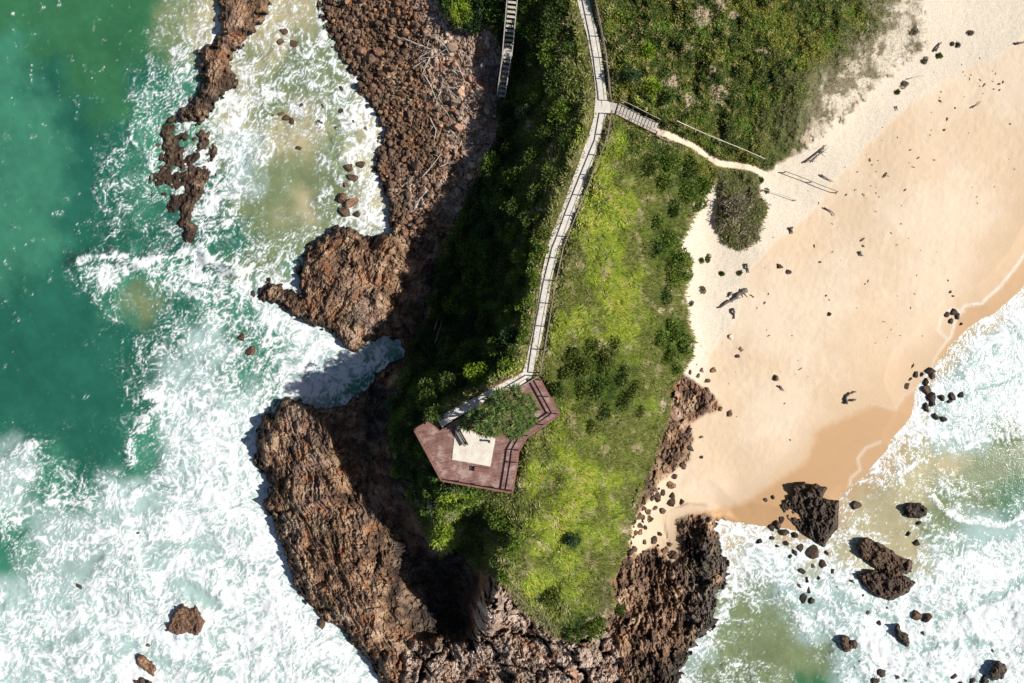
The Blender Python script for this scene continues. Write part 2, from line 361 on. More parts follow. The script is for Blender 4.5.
# soil under the plants
so = g.ramp(g.math('ADD', g.math('MULTIPLY', n2, .6), g.math('MULTIPLY', n3, .4)), [(.32, (.03, .045, .012)), (.48, (.075, .10, .022)), (.62, (.16, .17, .05)), (.78, (.36, .29, .17))])
so = g.mix(g.attr('belt'), so, g.mix(n2, (.17, .14, .095), (.36, .30, .21)))
so = g.mix(g.attr('bare'), so, g.mix(n3, g.mix(g.attr('belt'), (.30, .22, .14), (.60, .52, .41)), g.mix(g.attr('belt'), (.60, .48, .36), (.72, .64, .52))))
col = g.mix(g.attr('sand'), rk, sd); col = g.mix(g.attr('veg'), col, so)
rough = g.rng(g.attr('wetsand'), 0, 1, .95, .6)
hb = g.math('ADD', g.math('MULTIPLY', n2, .6), g.math('MULTIPLY', n3, .4))
hb = g.math('MULTIPLY', hb, g.math('MULTIPLY', g.rng(g.attr('sand'), 0, 1, 1.0, g.rng(g.attr('dry'), 0, 1, .2, .42)), g.rng(g.attr('wetsand'), 0, 1, 1.0, .15)))
M_ground = g.set(Base_Color=col, Roughness=rough, Normal=g.bump(hb, .30, .8))

# ------------------------------------------------------------------ fine grid
step = GS = 1.0
ext = np.array([6, 18, 45, 110, 300, 900, 2600.])
mu = np.arange(-150, 1174.1, step); mv = np.arange(-120, 803.1, step)
mu = np.r_[mu[0] - ext[::-1], mu, mu[-1] + ext]; mv = np.r_[mv[0] - ext[::-1], mv, mv[-1] + ext]
MU, MV = np.meshgrid(mu, mv)
z0 = samp(BZ, MU, MV); S = {}
for k, F in dict(veg=veg_m, sand=sand_m, rock=rock_m, dry=A_dry, damp=A_damp, wetsand=A_wet, swf=A_swf).items(): S[k] = samp(F, MU, MV)
X = wx(MU, z0); Y = wy(MV, z0)
dO, dR, dB, dT, dM1, dM2, dRi = [samp(F, MU, MV) for F in (D_ol, D_ord, D_ob, D_ort, D_om1, D_om2, D_ridge)]
Dl, Dp, Dd, Dv, Ds, Dtr = [samp(F, MU, MV) for F in (D_land, pd, D_deck, D_veg, D_sand, D_trail)]
wobf = samp(wob, MU, MV)

def strata(X, Y, ang, a=.7, b=2.6, amp=.5, s=0):
    c, q = math.cos(ang), math.sin(ang)
    wxx = fbm(X / 4, Y / 4, 2, s + 70) * 1.0 + fbm(X / 1.2, Y / 1.2, 3, s + 71) * .35; w2 = fbm(X * 1.1, Y * 1.1, 3, s + 75) * .5
    p = X * c + Y * q + wxx; t = -X * q + Y * c
    lg = fbm(p / (a * 4), t / (b * 1.6), 4, s + 77); st = np.floor(lg * 7) / 7 + .3 * lg
    def saw(k, sd):                                    # tilted beds: long face up one side, broken edge on the other
        ph = (p + .35 * w2) / k + .9 * fbm(p / (k * 3), t / (b * 1.5), 3, sd); f = ph - np.floor(ph)
        return (1 - f) * sst(0, .07, f) * (.35 + 1.1 * _hash(np.floor(ph), np.floor(t / b + 1.5 * fbm(p / k, t / b, 2, sd + 1)), sd))
    k1 = sst(-.25, .3, fbm(X / 2.5, Y / 2.5, 3, s + 80))
    return amp * (1.9 * st + .8 * k1 * saw(a * 2.1, s + 21) + .42 * saw(a * .8, s + 22) + (1 - .5 * k1) * .8 * blocks((p + w2) / (a * 1.5), (t + w2) / (b * .8), s) + .75 * ridged(p / (a * 1.1), t / (b * 1.6), 6, s + 3) + .4 * blocks((p + w2) / (a * .5), (t - w2) / (b * .35), s + 6))
det = np.zeros_like(X)
def zone(w, fn):
    global det
    m = w > .003; d = fn(X[m], Y[m]); det[m] += w[m] * d
wO = sst(-2, 5, dO + wobf * .6); wR = sst(-2, 5, dR + wobf * .6); wB = sst(-3, 4, dB + wobf * .6) * (1 - wO); wT = sst(-3, 4, dT + wobf * .6) * (1 - wB)
wM = np.maximum(sst(-2, 3, dM1 + wobf * .5), sst(-2, 3, dM2 + wobf * .5)); wRi = sst(-3, 4, dRi); wCh = sst(-8, 2, samp(D_chain, MU, MV)) * (1 - wRi)
zone(wO, lambda x, y: strata(x, y, .36, .62, 2.3, .56, 1) + .5 * fbm(x / 3, y / 3, 3, 5))
zone(wR, lambda x, y: strata(x, y, -.6, .75, 1.5, .46, 21) + .35 * fbm(x / 3, y / 3, 3, 25))
def crag(x, y):
    a = x + .4 * y + 2.0 * fbm(x / 2.6, y / 2.6, 5, 36, .6); b_ = y + 2.0 * fbm(x / 2.6, y / 2.6, 5, 37, .6); l = fbm(x / 4, y / 4.5, 4, 38)
    f1, f2, *_ = cells(a / 3.2, b_ / 4.0, 39)
    return 1.5 * blocks(a / 3.2, b_ / 4.0, 39, .7) - 1.9 * (1 - sst(.03, .25, f2 - f1)) * sst(-.05, .3, fbm(x / 3.5, y / 3.5, 3, 33)) + 1.3 * (np.floor(l * 5) / 5 + .4 * l) + .5 * blocks((a + .3 * b_) / 1.0, b_ / 1.5, 32) + .7 * ridged(a / 1.5, b_ / 2.4, 6, 34) + .2 * blocks(x / .4, y / .5, 35)
zone(wB, crag)
zone(wT, lambda x, y: strata(x, y, .16, .75, 2.6, .6, 41) + .5 * blocks((x + fbm(x, y, 3, 47)) / 1.5, (y + fbm(x, y, 3, 48)) / 2.1, 46) + .25 * blocks(x / .5, y / .6, 49))
zone(wM, lambda x, y: .5 * blocks(x / .9, y / 1.3, 51) + .3 * blocks(x / .4, y / .5, 52) + .5)
zone(wRi, lambda x, y: strata(x, y, -.5, .7, 1.6, .62, 61) + .5 * fbm(x / 2, y / 2, 3, 62))
allrock = np.clip(wO + wR + wB + wT + wM + wRi, 0, 1)
wShore = np.clip((1 - S['veg']) * (1 - S['sand']) * (1 - allrock), 0, 1)
zone(wShore, lambda x, y: .28 * blocks(x / .8, y / .8, 71) + .16 * blocks(x / .33, y / .33, 72) + .35 * fbm(x / 3, y / 3, 3, 73))
# crinkled water line on every rocky edge
cr = (1 - S['sand']) * np.exp(-(Dl / 11) ** 2); cr = np.maximum(cr, .8 * sst(-8, 0, samp(D_chain, MU, MV))); m = cr > .02
det[m] += cr[m] * (1.15 * fbm(X[m] / 1.5, Y[m] / 1.5, 5, 121) + .35 * blocks(X[m] / .7, Y[m] / .7, 122))
# sandy pocket between the rocks of the right-hand outcrop
det = np.where(S['sand'] > .5, det * mix(1, .5, S['sand']), det)
S['sand'] = S['sand'] * sst(.45, -.1, allrock * det)        # sand lies only in the low spots
# plants: hummocky canopy
grassy = S['veg'] * sst(520, 560, MU) * sst(640, 560, MU + 0 * MV) * sst(100, 140, MV)
dome = lambda x, y, s: 1 - np.clip(cells(x, y, s)[0] / .75, 0, 1) ** 2
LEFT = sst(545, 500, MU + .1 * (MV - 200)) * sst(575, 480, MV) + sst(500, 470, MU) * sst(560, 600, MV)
RIGHTUP = sst(600, 625, MU - .0 * MV) * sst(190, 140, MV - (MU - 640) * .25)
belt = sst(70, 20, Dv + 0 * X) * sst(790, 830, MU) * sst(175, 160, MV)
zone(S['veg'] * (1 - .7 * belt), lambda x, y: .2 * dome(x / .7, y / .7, 81) + .38 * dome((x + fbm(x, y, 2, 4)) / 2.0, y / 2.0, 84) + .6 * fbm(x / 3.2, y / 3.2, 4, 82) + .12 * fbm(x / .5, y / .5, 2, 83))
zone(S['veg'] * RIGHTUP * (1 - .9 * belt), lambda x, y: .38 * dome(x / 1.9, y / 1.9, 85) + .9 * fbm(x / 6, y / 6, 3, 86))
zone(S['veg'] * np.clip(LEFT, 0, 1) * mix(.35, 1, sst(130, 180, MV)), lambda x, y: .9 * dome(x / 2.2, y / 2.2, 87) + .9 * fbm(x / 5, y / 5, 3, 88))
zone(S['sand'] * (1 - S['damp']), lambda x, y: .12 * fbm(x / 7, y / 7, 3, 91) + .05 * fbm(x / .7, y / .7, 3, 92) * sst(-.2, .4, fbm(x / 5, y / 5, 2, 93) + .3))
flat = np.clip(sst(7.5, 15, Dp) * sst(-2, -10, Dd) * sst(6, 12, samp(sdst, MU, MV)) * mix(.25, 1, sst(3, 9, Dtr)), 0, 1)
det *= flat
det *= sst(-150, -140, MU) * sst(1174, 1164, MU) * sst(-120, -110, MV) * sst(803, 793, MV)
bch = sst(-4, 12, Ds) * sst(-30, 30, 30 - np.abs(Dl))
ZF = z0 + det * np.where(Dl < 6, mix(.45, 1, sst(-6, 8, Dl)), 1)
ZF = np.where((S['sand'] > .6) & (Dl < 30) & (allrock < .2), z0, ZF)
SAND_BARE = np.clip(sst(.1, .28, fbm(X / 2.2, Y / 2.2, 4, 101) - .25 * sst(0, 26, Dv)) * S['veg'], 0, 1)
# light trail worn through the plants, down to the beach
tr = sst(4.5, 2.2, Dtr + wobf * .35)
S['sand'] = np.maximum(S['sand'], tr); S['veg'] = S['veg'] * (1 - tr); S['dry'] = mix(S['dry'], .45, tr)
BARE = SAND_BARE * .9
for (a, b, r_) in ((702,14,13),(722,6,8),(733,17,5),(716,92,12),(672,82,10),(690,100,9),(712,70,8),(886,66,14),(852,98,9),(902,34,14),(918,10,16),(870,80,6),(895,52,8),(838,118,7),(906,18,9),(812,140,12),(530,125,9),(520,112,8),(556,110,8),(428,465,6),(452,518,8),(455,529,7),(690,345,7),(684,300,6),(672,360,7),(668,330,5),(580,262,5),(600,345,8),(606,352,5),(660,310,5),(540,545,5)):
    q = np.sqrt((MU - a) ** 2 + (MV - b) ** 2) + wobf * 2.2
    BARE = np.maximum(BARE, .9 * sst(r_, r_ * .55, q))
BARE = np.maximum(BARE, belt * sst(.02, .22, fbm(X / 1.6, Y / 1.6, 5, 102, .65) + .22 * sst(45, 0, Dv)) * .95)
BARE *= (S['veg'] > .05)
rh = .5 + 0 * X
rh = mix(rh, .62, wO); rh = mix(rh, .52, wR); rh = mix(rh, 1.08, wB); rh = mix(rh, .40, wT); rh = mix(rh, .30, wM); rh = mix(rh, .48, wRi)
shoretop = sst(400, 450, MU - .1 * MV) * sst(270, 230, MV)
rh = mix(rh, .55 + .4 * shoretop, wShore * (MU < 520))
gully_shade = np.clip(sst(375, 400, MU - .25 * np.maximum(0, 470 - MV)) * sst(480, 465, MU) * sst(425, 450, MV) * sst(645, 620, MV) + sst(420, 440, MU + .25 * (MV - 250)) * sst(235, 270, MV) * sst(440, 400, MV) * (MU < 520) + sst(358, 372, MU) * sst(380, 395, MV) * sst(470, 430, MV) * (MU < 420), 0, 1)  # shade of the gully and inner shore, painted into the rock tone
rh = mix(rh, .06, gully_shade * .9) - .25 * np.exp(-(np.maximum(np.maximum(Dl, dRi + 4), 0) / 5) ** 2)
rh = rh + .26 * fbm(X / 5, Y / 5, 3, 111) + .38 * fbm(X / 11, Y / 11, 3, 112) - .45 * sst(660, 700, MU) * wT * sst(0, 1, fbm(X / 4, Y / 4, 2, 5) + .6)
rh = rh + .25 * sst(640, 590, MU) * wT
tone = np.zeros_like(X); mk = (1 - S['veg']) * (1 - S['sand']) > .01; xm, ym = X[mk], Y[mk]; wq = fbm(xm, ym, 3, 130) * .5
tone[mk] = .5 + .62 * fbm(xm / 1.6, ym / 1.6, 5, 131, .65) + .34 * (cells((xm + wq) / 1.1, (ym + wq) / 1.5, 132)[2] - .5) + .20 * (cells((xm + wq) / .45, (ym - wq) / .5, 133)[2] - .5)
mv_ = S['veg'] > .01; tone[mv_] = .5 + .7 * fbm(X[mv_], Y[mv_], 3, 134)
rust = sst(.12, .32, fbm(X / 2, Y / 2, 4, 135)); olv = sst(.12, .35, fbm(X / 4.5, Y / 4.5, 4, 136)); nl = .5 + .6 * fbm(X / 9, Y / 9, 4, 137) + .15 * fbm(X / 1.2, Y / 1.2, 3, 138)
prints = S['sand'] * (1 - S['damp']) * (1 - S['wetsand'])
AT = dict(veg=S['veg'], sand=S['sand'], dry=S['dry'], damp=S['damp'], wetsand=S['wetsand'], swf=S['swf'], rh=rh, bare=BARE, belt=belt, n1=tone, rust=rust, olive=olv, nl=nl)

co = np.stack([wx(MU, ZF), wy(MV, ZF), ZF], -1).reshape(-1, 3)
ny, nx = MU.shape
idx = np.arange(ny * nx).reshape(ny, nx)
quads = np.stack([idx[1:, :-1], idx[1:, 1:], idx[:-1, 1:], idx[:-1, :-1]], -1).reshape(-1, 4)
fc = lambda F: ((F[1:, :-1] + F[1:, 1:] + F[:-1, 1:] + F[:-1, :-1]) / 4).ravel()
fO, fR, fB, fT, fM1, fM2, fRi, fCh, fV, fS, fU, fVv, fTr = map(fc, (wO, wR, wB, wT, sst(-2, 3, dM1 + wobf * .5), sst(-2, 3, dM2 + wobf * .5), wRi, wCh, S['veg'], S['sand'], MU, MV, tr))
lab = np.zeros(len(quads), int)                       # 0 sea bed and shore ground
lab[(fS > .5)] = 1; lab[fTr > .5] = 9
lab[(fV > .5)] = 2
lab[(fO > .5) & (fV <= .5)] = 3; lab[(fR > .5)] = 4
lab[(fB > .5) & (fO <= .5) & (fV <= .5)] = 5; lab[(fT > .5) & (fB <= .5) & (fV <= .5) & ((fS < .5) | (fT > .9))] = 6
lab[fM1 > .5] = 7; lab[(fM2 > .5) & (fV <= .5)] = 8; lab[fRi > .5] = 10; lab[(fCh > .15) & (fRi <= .5)] = 11
names = {0: ('shore_ground', None, None), 1: ('beach_sand', None, None), 2: ('hillside_ground', None, None), 9: ('sand_track', None, None),
 3: ('rock_shelf', 'long brown ridged rock shelf left of the dark gully, lookout side, edged by white surf', 'rock'),
 4: ('rock_outcrop', 'rounded reddish brown outcrop with a thin white trickle, beside the surf inlet', 'rock'),
 5: ('rock_outcrop', 'pinkish tan craggy rock mass with deep black clefts at the foot of the headland', 'rock'),
 6: ('rock_outcrop', 'dark brown rock mass in upright ridges between the grassy slope and right-hand surf', 'rock'),
 7: ('rock_outcrop', 'low purplish brown outcrop on the sand beside green shrubs at the slope foot', 'rock'),
 8: ('rock_outcrop', 'narrow strip of dark broken rock between the grassy slope and the sand', 'rock'),
 11: ('reef', 'broken half drowned rock chain with foam washing over it, below the long ridge', 'rock'),
 10: ('rock_ridge', 'long reddish brown rock ridge washed by foam at the top of the left sea', 'rock')}
flatat = {k: v.ravel() for k, v in AT.items()}
def emit(name, fm, mat, attrs, CO, Q, smooth):
    q = Q[fm]; used, inv = np.unique(q, return_inverse=True)
    return mesh_np(name, CO[used], inv.reshape(q.shape), {k: v[used] for k, v in attrs.items()}, mat, smooth)
for k, (nm, lb, ct) in names.items():
    o = emit(nm, lab == k, M_ground, flatat, co, quads, k in (1, 9))
    if lb: tag(o, lb, ct)
    else: tag(o, kind='structure')
# ------------------------------------------------------------------ the sea
FM = """11111467657888
11112686787888
11114668768888
11116679878988
11136679766988
11165788546888
11164585456888
11144665568888
11596887788877
11254577999777
11124666899754
11125676789644
11115887785544
24234999888888
65634899999999
76786899999999
77788999999999
47788989999999
67688999999999
88999999999999
88899989999999
77799899999999""".split()
FRt = """--------- 9
""" 
# right-hand sea, columns 21..32
FRI = """999999999999
999999999999
999999999999
999999999999
999999999999
999999999999
999999999999
999999999999
999999999999
333333345789
333333455799
333333456788
333333467899
333333799777
888887866544
888855556444
788776555457
798987769999
577889799999
964679999999
864447999998
866548999999""".split()
HM = """GGGGGOSSSSOSSS
TGGGGOSOSOOSSS
TDGGDTTSOOOSSS
TTDGTTTSOSOSSS
TTDDTTOWSSOSSS
TTDDTTDWOOOSSS
TTDDTDDOOSOSSS
TTDDDDDDOOOOOO
TDDTTTDOOTTTTT
DDDTODTTWWWWWW
DDDDDDWTTWWWWW
DDDDDWWTTWWTTT
DDDDDWWWTWTTTT
DDDDTWWWWWWTTT
WTDDTWWWWWWWWW
WTTWWWWWWWWWWW
TWWWWWWWWWWWWW
TWWWWWWWWWWWWW
WWWWWWWWWWWWWW
WWWWWWWWWWWWWW
WWWWWWWWWWWWWW
WWWWWWWWWWWWWW""".split()
HR = """SSSSSSSSSSSS
SSSSSSSSSSSS
SSSSSSSSSSSS
SSSSSSSSSSSS
SSSSSSSSSSSS
SSSSSSSSSSSS
SSSSSSSSSSSS
SSSSSSSSSSSS
SSSSSSSSSWWW
SSSSSSSSSWWW
SSSSSSSSSWWW
SSSSSSSSWWWW
SSSSSSSSWWWW
SSSSSSSSWWOO
SSSSSSSSSOOG
SSSSSSSSOOGG
SSSSSSSSOWWW
SSWWSSSSWWWW
OOOWWWWWWWWW
WOOOWWWWWWWW
WOOOOWWWWWWW
OOOOGWWWWWWW""".split()
HC = dict(G=(.034, .142, .064), T=(.045, .195, .125), D=(.018, .115, .078), O=(.17, .21, .105), S=(.42, .37, .22), W=(.33, .45, .43))
fden = np.zeros((22, 33)); hue = np.zeros((22, 33, 3))
for j in range(22):
    for i in range(33):
        if i < 14: fden[j, i] = int(FM[j][i]); hue[j, i] = HC[HM[j][i]]
        elif i >= 21: fden[j, i] = int(FRI[j][i - 21]); hue[j, i] = HC[HR[j][i - 21]]
        else: fden[j, i] = 8 if j > 16 else 5; hue[j, i] = HC['O']
def cmap(F, u, v):
    a = np.clip((u - 16) / 32, 0, 31.999); b = np.clip((v - 16) / 32, 0, 20.999)
    i = a.astype(int); j = b.astype(int); fa = a - i; fb = b - j
    fa = fa * fa * (3 - 2 * fa); fb = fb * fb * (3 - 2 * fb)
    if F.ndim == 3: fa = fa[..., None]; fb = fb[..., None]
    return F[j, i] * (1 - fa) * (1 - fb) + F[j, i + 1] * fa * (1 - fb) + F[j + 1, i] * (1 - fa) * fb + F[j + 1, i + 1] * fa * fb
step = 1.1
su = np.arange(-150, 1174.1, step); sv = np.arange(-120, 803.1, step)
su = np.r_[su[0] - ext[::-1], su, su[-1] + ext]; sv = np.r_[sv[0] - ext[::-1], sv, sv[-1] + ext]
SU, SV = np.meshgrid(su, sv)
wu = fbm(SU / 34, SV / 34, 4, 201) * 26; wv = fbm(SU / 34, SV / 34, 4, 207) * 26
FD = cmap(fden, SU + wu, SV + wv) / 9
HU = cmap(hue, SU + wu, SV + wv)
FD = np.clip((FD - .1) * 1.08, 0, 1)
wisp = sst(.15, .38, fbm(SU / 9, SV / 13, 4, 208)) * sst(-.2, .2, fbm(SU / 60, SV / 60, 2, 209) + .1); FD = np.maximum(FD, .40 * wisp)
def stroke(pts, w, val, mode='max', soft=None):
    global FD
    d, _ = segdist(pts, False, SU + wu * .35, SV + wv * .35); k = np.exp(-(d / w) ** 2)
    FD = np.maximum(FD, val * k + 0) if mode == 'max' else FD * (1 - k * val)
stroke([(80,262),(90,256),(112,253),(140,263),(165,259),(185,250),(201,247),(210,256),(222,270),(240,274)], 8, 1.0)
stroke([(84,262),(82,280),(92,300),(108,312),(120,325)], 5, .6)
stroke([(255,300),(262,320),(290,330),(315,345),(330,365),(340,385)], 12, 1.0)
stroke([(240,60),(262,90),(300,70),(330,90),(352,110),(378,140),(386,190)], 12, .92)
stroke([(226,110),(232,150),(240,190),(222,225)], 10, .95)
stroke([(10,455),(30,446),(45,438),(55,445)], 9, .85)
stroke([(150,60),(148,90),(135,110),(128,140),(105,165),(98,190),(110,225)], 7, .62)
stroke([(150,395),(165,400),(145,420),(130,440),(128,470)], 10, .95)
stroke([(60,300),(75,350),(60,400),(40,420),(85,455),(110,440)], 16, .75, 'cut')
stroke([(130,285),(150,310),(128,330)], 9, .6, 'cut')
stroke([(0,560),(6,575)], 12, .8, 'cut')
stroke([(70,568),(85,572),(98,560)], 7, .75, 'cut')
stroke([(118,463),(135,478),(146,490)], 7, .7, 'cut')
stroke([(180,585),(200,592),(215,605)], 7, .7, 'cut')
stroke([(270,180),(275,200),(290,215),(300,180)], 16, .45, 'cut')
stroke([(770,620),(790,640),(800,670),(825,683)], 16, .65, 'cut')
stroke([(960,455),(985,468),(1024,480)], 14, .5, 'cut')
stroke([(716,540),(722,560),(730,600),(716,622),(706,650),(690,683)], 9, 1.0)
stroke([(912,420),(930,395),(960,385),(1024,375)], 16, .95)
for pts, wd in (([(800,560),(850,600),(900,612),(960,600),(1024,570)],5),([(740,590),(780,580),(830,600),(850,630),(860,683)],5),([(900,640),(950,630),(1010,640)],5),([(930,500),(960,520),(1000,525),(1024,515)],5),([(905,470),(930,455),(980,440),(1024,432)],6),
  ([(10,520),(60,500),(110,505),(150,490)],6),([(20,640),(80,620),(140,640),(200,660)],6),([(150,540),(200,530),(240,560)],6),([(60,683),(100,660),(120,640)],5)):
    stroke(pts, wd, .97); stroke([(p[0] + 3, p[1] + wd * 2.1) for p in pts], wd * 1.1, .34, 'cut')
for pts, wd, vv in (([(975,388),(990,383),(1005,378),(1030,368)],2.5,.8),([(860,485),(880,500),(890,525)],12,.35),([(872,505),(900,520),(905,545)],10,.4),([(930,450),(970,462),(1020,455)],14,.45),([(760,640),(775,655),(790,683)],12,.4),([(800,600),(812,612)],9,.4),([(690,672),(735,655)],8,.3)):
    stroke(pts, wd, vv, 'cut')
FD = FD * (1 - .24 * np.exp(-(((SU - 295) / 62) ** 2 + ((SV - 120) / 105) ** 2)))
stroke([(1060,252),(1022,292),(1012,302),(990,320),(968,332),(950,352),(938,368),(928,378),(918,394)], 4, .97); stroke([(912,420),(902,432),(892,442),(886,462),(876,473),(860,484),(848,492)], 3, .8)
stroke([(322,392),(345,384),(362,370),(380,352)], 11, .93)
FD = np.clip(FD + (.42 * fbm(SU / 17 + wu * .05, SV / 17, 4, 240, .6) - .03) * sst(.25, .5, FD), 0, 1)
D_landS = samp(D_land, SU, SV); D_sandS = samp(D_sand, SU, SV)
# broken, churned water hugging every rock
hug = np.exp(-(np.minimum(np.abs(D_landS), np.abs(samp(D_ridge, SU, SV))) / 9) ** 2) * sst(0, -20, D_sandS)
FD = np.maximum(FD, hug * .72 * (FD > .2))
big = fbm(SU / 50, SV / 50, 3, 220)
AMP = sst(0, 34, -D_landS) * mix(.12, 1.0, sst(.2, .8, FD)) * sst(-40, -5, -np.abs(D_sandS) + 0) ** 0
ed = (sst(-26, -2, D_landS) * sst(-40, -8, D_sandS))[..., None]; HU = mix(HU, np.array((.47, .33, .19)), ed * .9); pass
SX = wx(SU, 0); SY = wy(SV, 0)
SZ = AMP * (.45 * fbm(SX / 7, SY / 7, 3, 230) + .13 * ridged(SX / 2.6 + fbm(SX / 5, SY / 5, 2, 3), SY / 2.6, 3, 231) * sst(.2, .9, FD) + .12 * fbm(SX / .8, SY / .8, 4, 235)) + .12 * AMP
SZ = SZ * mix(1, .3, sst(-50, 0, D_sandS)) + .02
dk, _ = segdist([(78,262),(90,256),(112,253),(140,263),(165,259),(185,250),(201,247),(212,258),(235,270)], False, SU + wu * .3, SV + wv * .3)
SZ += .8 * np.exp(-(dk / 9) ** 2)
sco = np.stack([wx(SU, SZ), wy(SV, SZ), SZ], -1).reshape(-1, 3)
ny2, nx2 = SU.shape; id2 = np.arange(ny2 * nx2).reshape(ny2, nx2)
sq = np.stack([id2[1:, :-1], id2[1:, 1:], id2[:-1, 1:], id2[:-1, :-1]], -1).reshape(-1, 4)
keep = fc(samp(np.minimum(D_land, 999), SU, SV)) < 16


# foam lace, worked out per vertex
def ridge2(x, y, o, s):
    t = 0; a = 1.0; n = 0; wgt = 1.0
    for i in range(o):
        r = 1 - np.abs(perlin(x, y, s + i * 17)) * 1.9; r = np.clip(r, 0, 1) ** 2.2; t = t + a * r * wgt; n += a; wgt = np.clip(r * 1.7, .25, 1); a *= .62; x = x * 2.1 + 5.1; y = y * 2.1 - 3.3
    return t / n
def foampattern(X, Y, fd, U, V):
    wx1 = fbm(X / 5, Y / 5, 3, 501); wy1 = fbm(X / 5, Y / 5, 3, 502); wx2 = fbm(X / 1.3, Y / 1.3, 3, 503); wy2 = fbm(X / 1.3, Y / 1.3, 3, 504)
    x = X + 2.6 * wx1 + .55 * wx2; y = Y + 2.6 * wy1 + .55 * wy2
    # streaks drawn out by the run of the water
    ca_, sa_ = math.cos(.9), math.sin(.9); cb_, sb_ = math.cos(-.5), math.sin(-.5); lf_ = X < 0
    xs = np.where(lf_, x * ca_ + y * sa_, x * cb_ + y * sb_); ys = np.where(lf_, -x * sa_ + y * ca_, -x * sb_ + y * cb_); x, y = xs * .66, ys * 1.2
    lace = np.maximum(ridge2(x / 1.45, y / 1.45, 4, 510), .97 * ridge2(x / .62 + 9, y / .62, 3, 520))
    f1, f2, *_ = cells(x / .8, y / .8, 530); cell = 1 - np.clip((f2 - f1) / .24, 0, 1); lace = np.maximum(lace, cell * .8 * sst(-.3, .3, wx2))
    clump = .5 + .62 * fbm(x / 2.4, y / 2.4, 5, 540, .6); fine = fbm(X / .32 + 2 * wx2, Y / .32 + 2 * wy2, 3, 550, .6)
    pat = .80 * lace + .52 * clump + .16 * fine
    thr = mix(1.08, .33, fd)
    d = pat - thr
    foam = sst(-.04, .20, d) * sst(.02, .14, fd); thin = sst(-.28, .10, d) * sst(.02, .2, fd)
    return foam, thin, fine, lace

w = NT('sea_water')
P = w.pos()
foam_ = w.attr('foam'); fine = w.noise(P, 6.5, 3, .65)
foam = w.math('ADD', foam_, w.math('MULTIPLY', w.math('SUBTRACT', fine, .5), w.math('MULTIPLY', w.rng(foam_, 0, .3), .45)), clamp=True)
hr = w.n('ShaderNodeAttribute', attribute_name='hue').outputs['Color']
wc = w.mix(w.math('MULTIPLY', w.attr('thin'), .28), hr, (.50, .62, .59))
col = w.mix(foam, wc, w.mix(w.attr('white'), (.58, .65, .67), (.80, .815, .83)))
M_sea = w.set(Base_Color=col, Roughness=w.rng(foam, 0, 1, .15, .9), Normal=w.bump(w.math('ADD', w.math('MULTIPLY', foam, .7), w.math('MULTIPLY', fine, .4)), .07, .6))
kv = np.zeros(SU.size, bool); kv[sq[keep].ravel()] = True
A_f = np.zeros(SU.size); A_t = np.zeros(SU.size); A_w = np.zeros(SU.size)
ff_, th_, fi_, la_ = foampattern(SX.ravel()[kv], SY.ravel()[kv], FD.ravel()[kv], SU.ravel()[kv], SV.ravel()[kv])
A_f[kv] = ff_; A_t[kv] = th_; A_w[kv] = np.clip(.25 + .55 * la_ + .5 * fi_ + .35 * ff_, 0, 1)
o = emit('sea', keep, M_sea, dict(foam=A_f, thin=A_t, white=A_w), sco, sq, True)
q = sq[keep]; used = np.unique(q)
mo = fbm(SX.ravel()[used] / 7, SY.ravel()[used] / 7, 5, 560, .6) + .45 * fbm(SX.ravel()[used] / 1.5, SY.ravel()[used] / 1.1, 4, 561, .65) + .3 * fbm((SX + .6 * SY).ravel()[used] / 1.2, (SY - .6 * SX).ravel()[used] / 6, 3, 562)
ca = o.data.attributes.new('hue', 'FLOAT_COLOR', 'POINT'); hv = np.ones((len(used), 4), np.float32); hv[:, :3] = HU.reshape(-1, 3)[used] * (1 + .35 * mo[:, None])
ca.data.foreach_set('color', hv.ravel()); tag(o, kind='structure')
# ------------------------------------------------------------------ ground height lookup for standing things
_k = len(ext)
ZC = ZF[_k:-_k, _k:-_k]
def gz(u, v, F=None):
    F = ZC if F is None else F
    a = np.clip((np.asarray(u, float) + 150) / GS, 0, F.shape[1] - 1.001); b = np.clip((np.asarray(v, float) + 120) / GS, 0, F.shape[0] - 1.001)
    i = a.astype(int); j = b.astype(int); fa = a - i; fb = b - j
    return F[j, i] * (1 - fa) * (1 - fb) + F[j, i + 1] * fa * (1 - fb) + F[j + 1, i] * (1 - fa) * fb + F[j + 1, i + 1] * fa * fb
def inner(F): return F[_k:-_k, _k:-_k]
VEGC, BAREC, RUPC, LEFTC, DVC, DPC, DDC, TRC = map(inner, (S['veg'], BARE, RIGHTUP, np.clip(LEFT, 0, 1), Dv, Dp, Dd, tr))
gxx = np.gradient(ZC, axis=1) / (.1 * GS); gyy = np.gradient(ZC, axis=0) / (.1 * GS)

PAL = {k: np.array(v) for k, v in dict(lime=(.34, .45, .036), yel=(.52, .53, .07), mid=(.13, .22, .026), dark=(.055, .092, .016), deep=(.026, .055, .016),
       olive=(.185, .19, .034), straw=(.56, .47, .27), twig=(.27, .22, .155), blue=(.035, .085, .035)).items()}
def blob(u, v, L_):
    t = np.zeros(np.shape(u))
    for a, b, ru, rv, k in L_: t = np.maximum(t, k * np.exp(-(((u - a) / ru) ** 2 + ((v - b) / rv) ** 2)))
    return t
LIMEB = [(600,215,28,55,1),(618,300,22,60,1),(590,165,14,40,1),(580,480,28,40,.9),(560,530,30,50,1),(545,590,25,40,.8),(600,520,20,45,.6),(590,330,30,30,.7),(648,52,9,12,1.2),(652,85,9,14,1),(640,100,8,8,.8),(535,470,12,25,.9),(455,500,22,12,.8),(475,375,14,14,.8),(508,368,14,12,.8),(462,12,16,16,.8),(560,320,12,30,.7),(440,535,14,14,.9),(620,140,12,20,.9),(560,420,14,30,.6),(610,590,20,20,.4),(615,10,20,20,.5)]
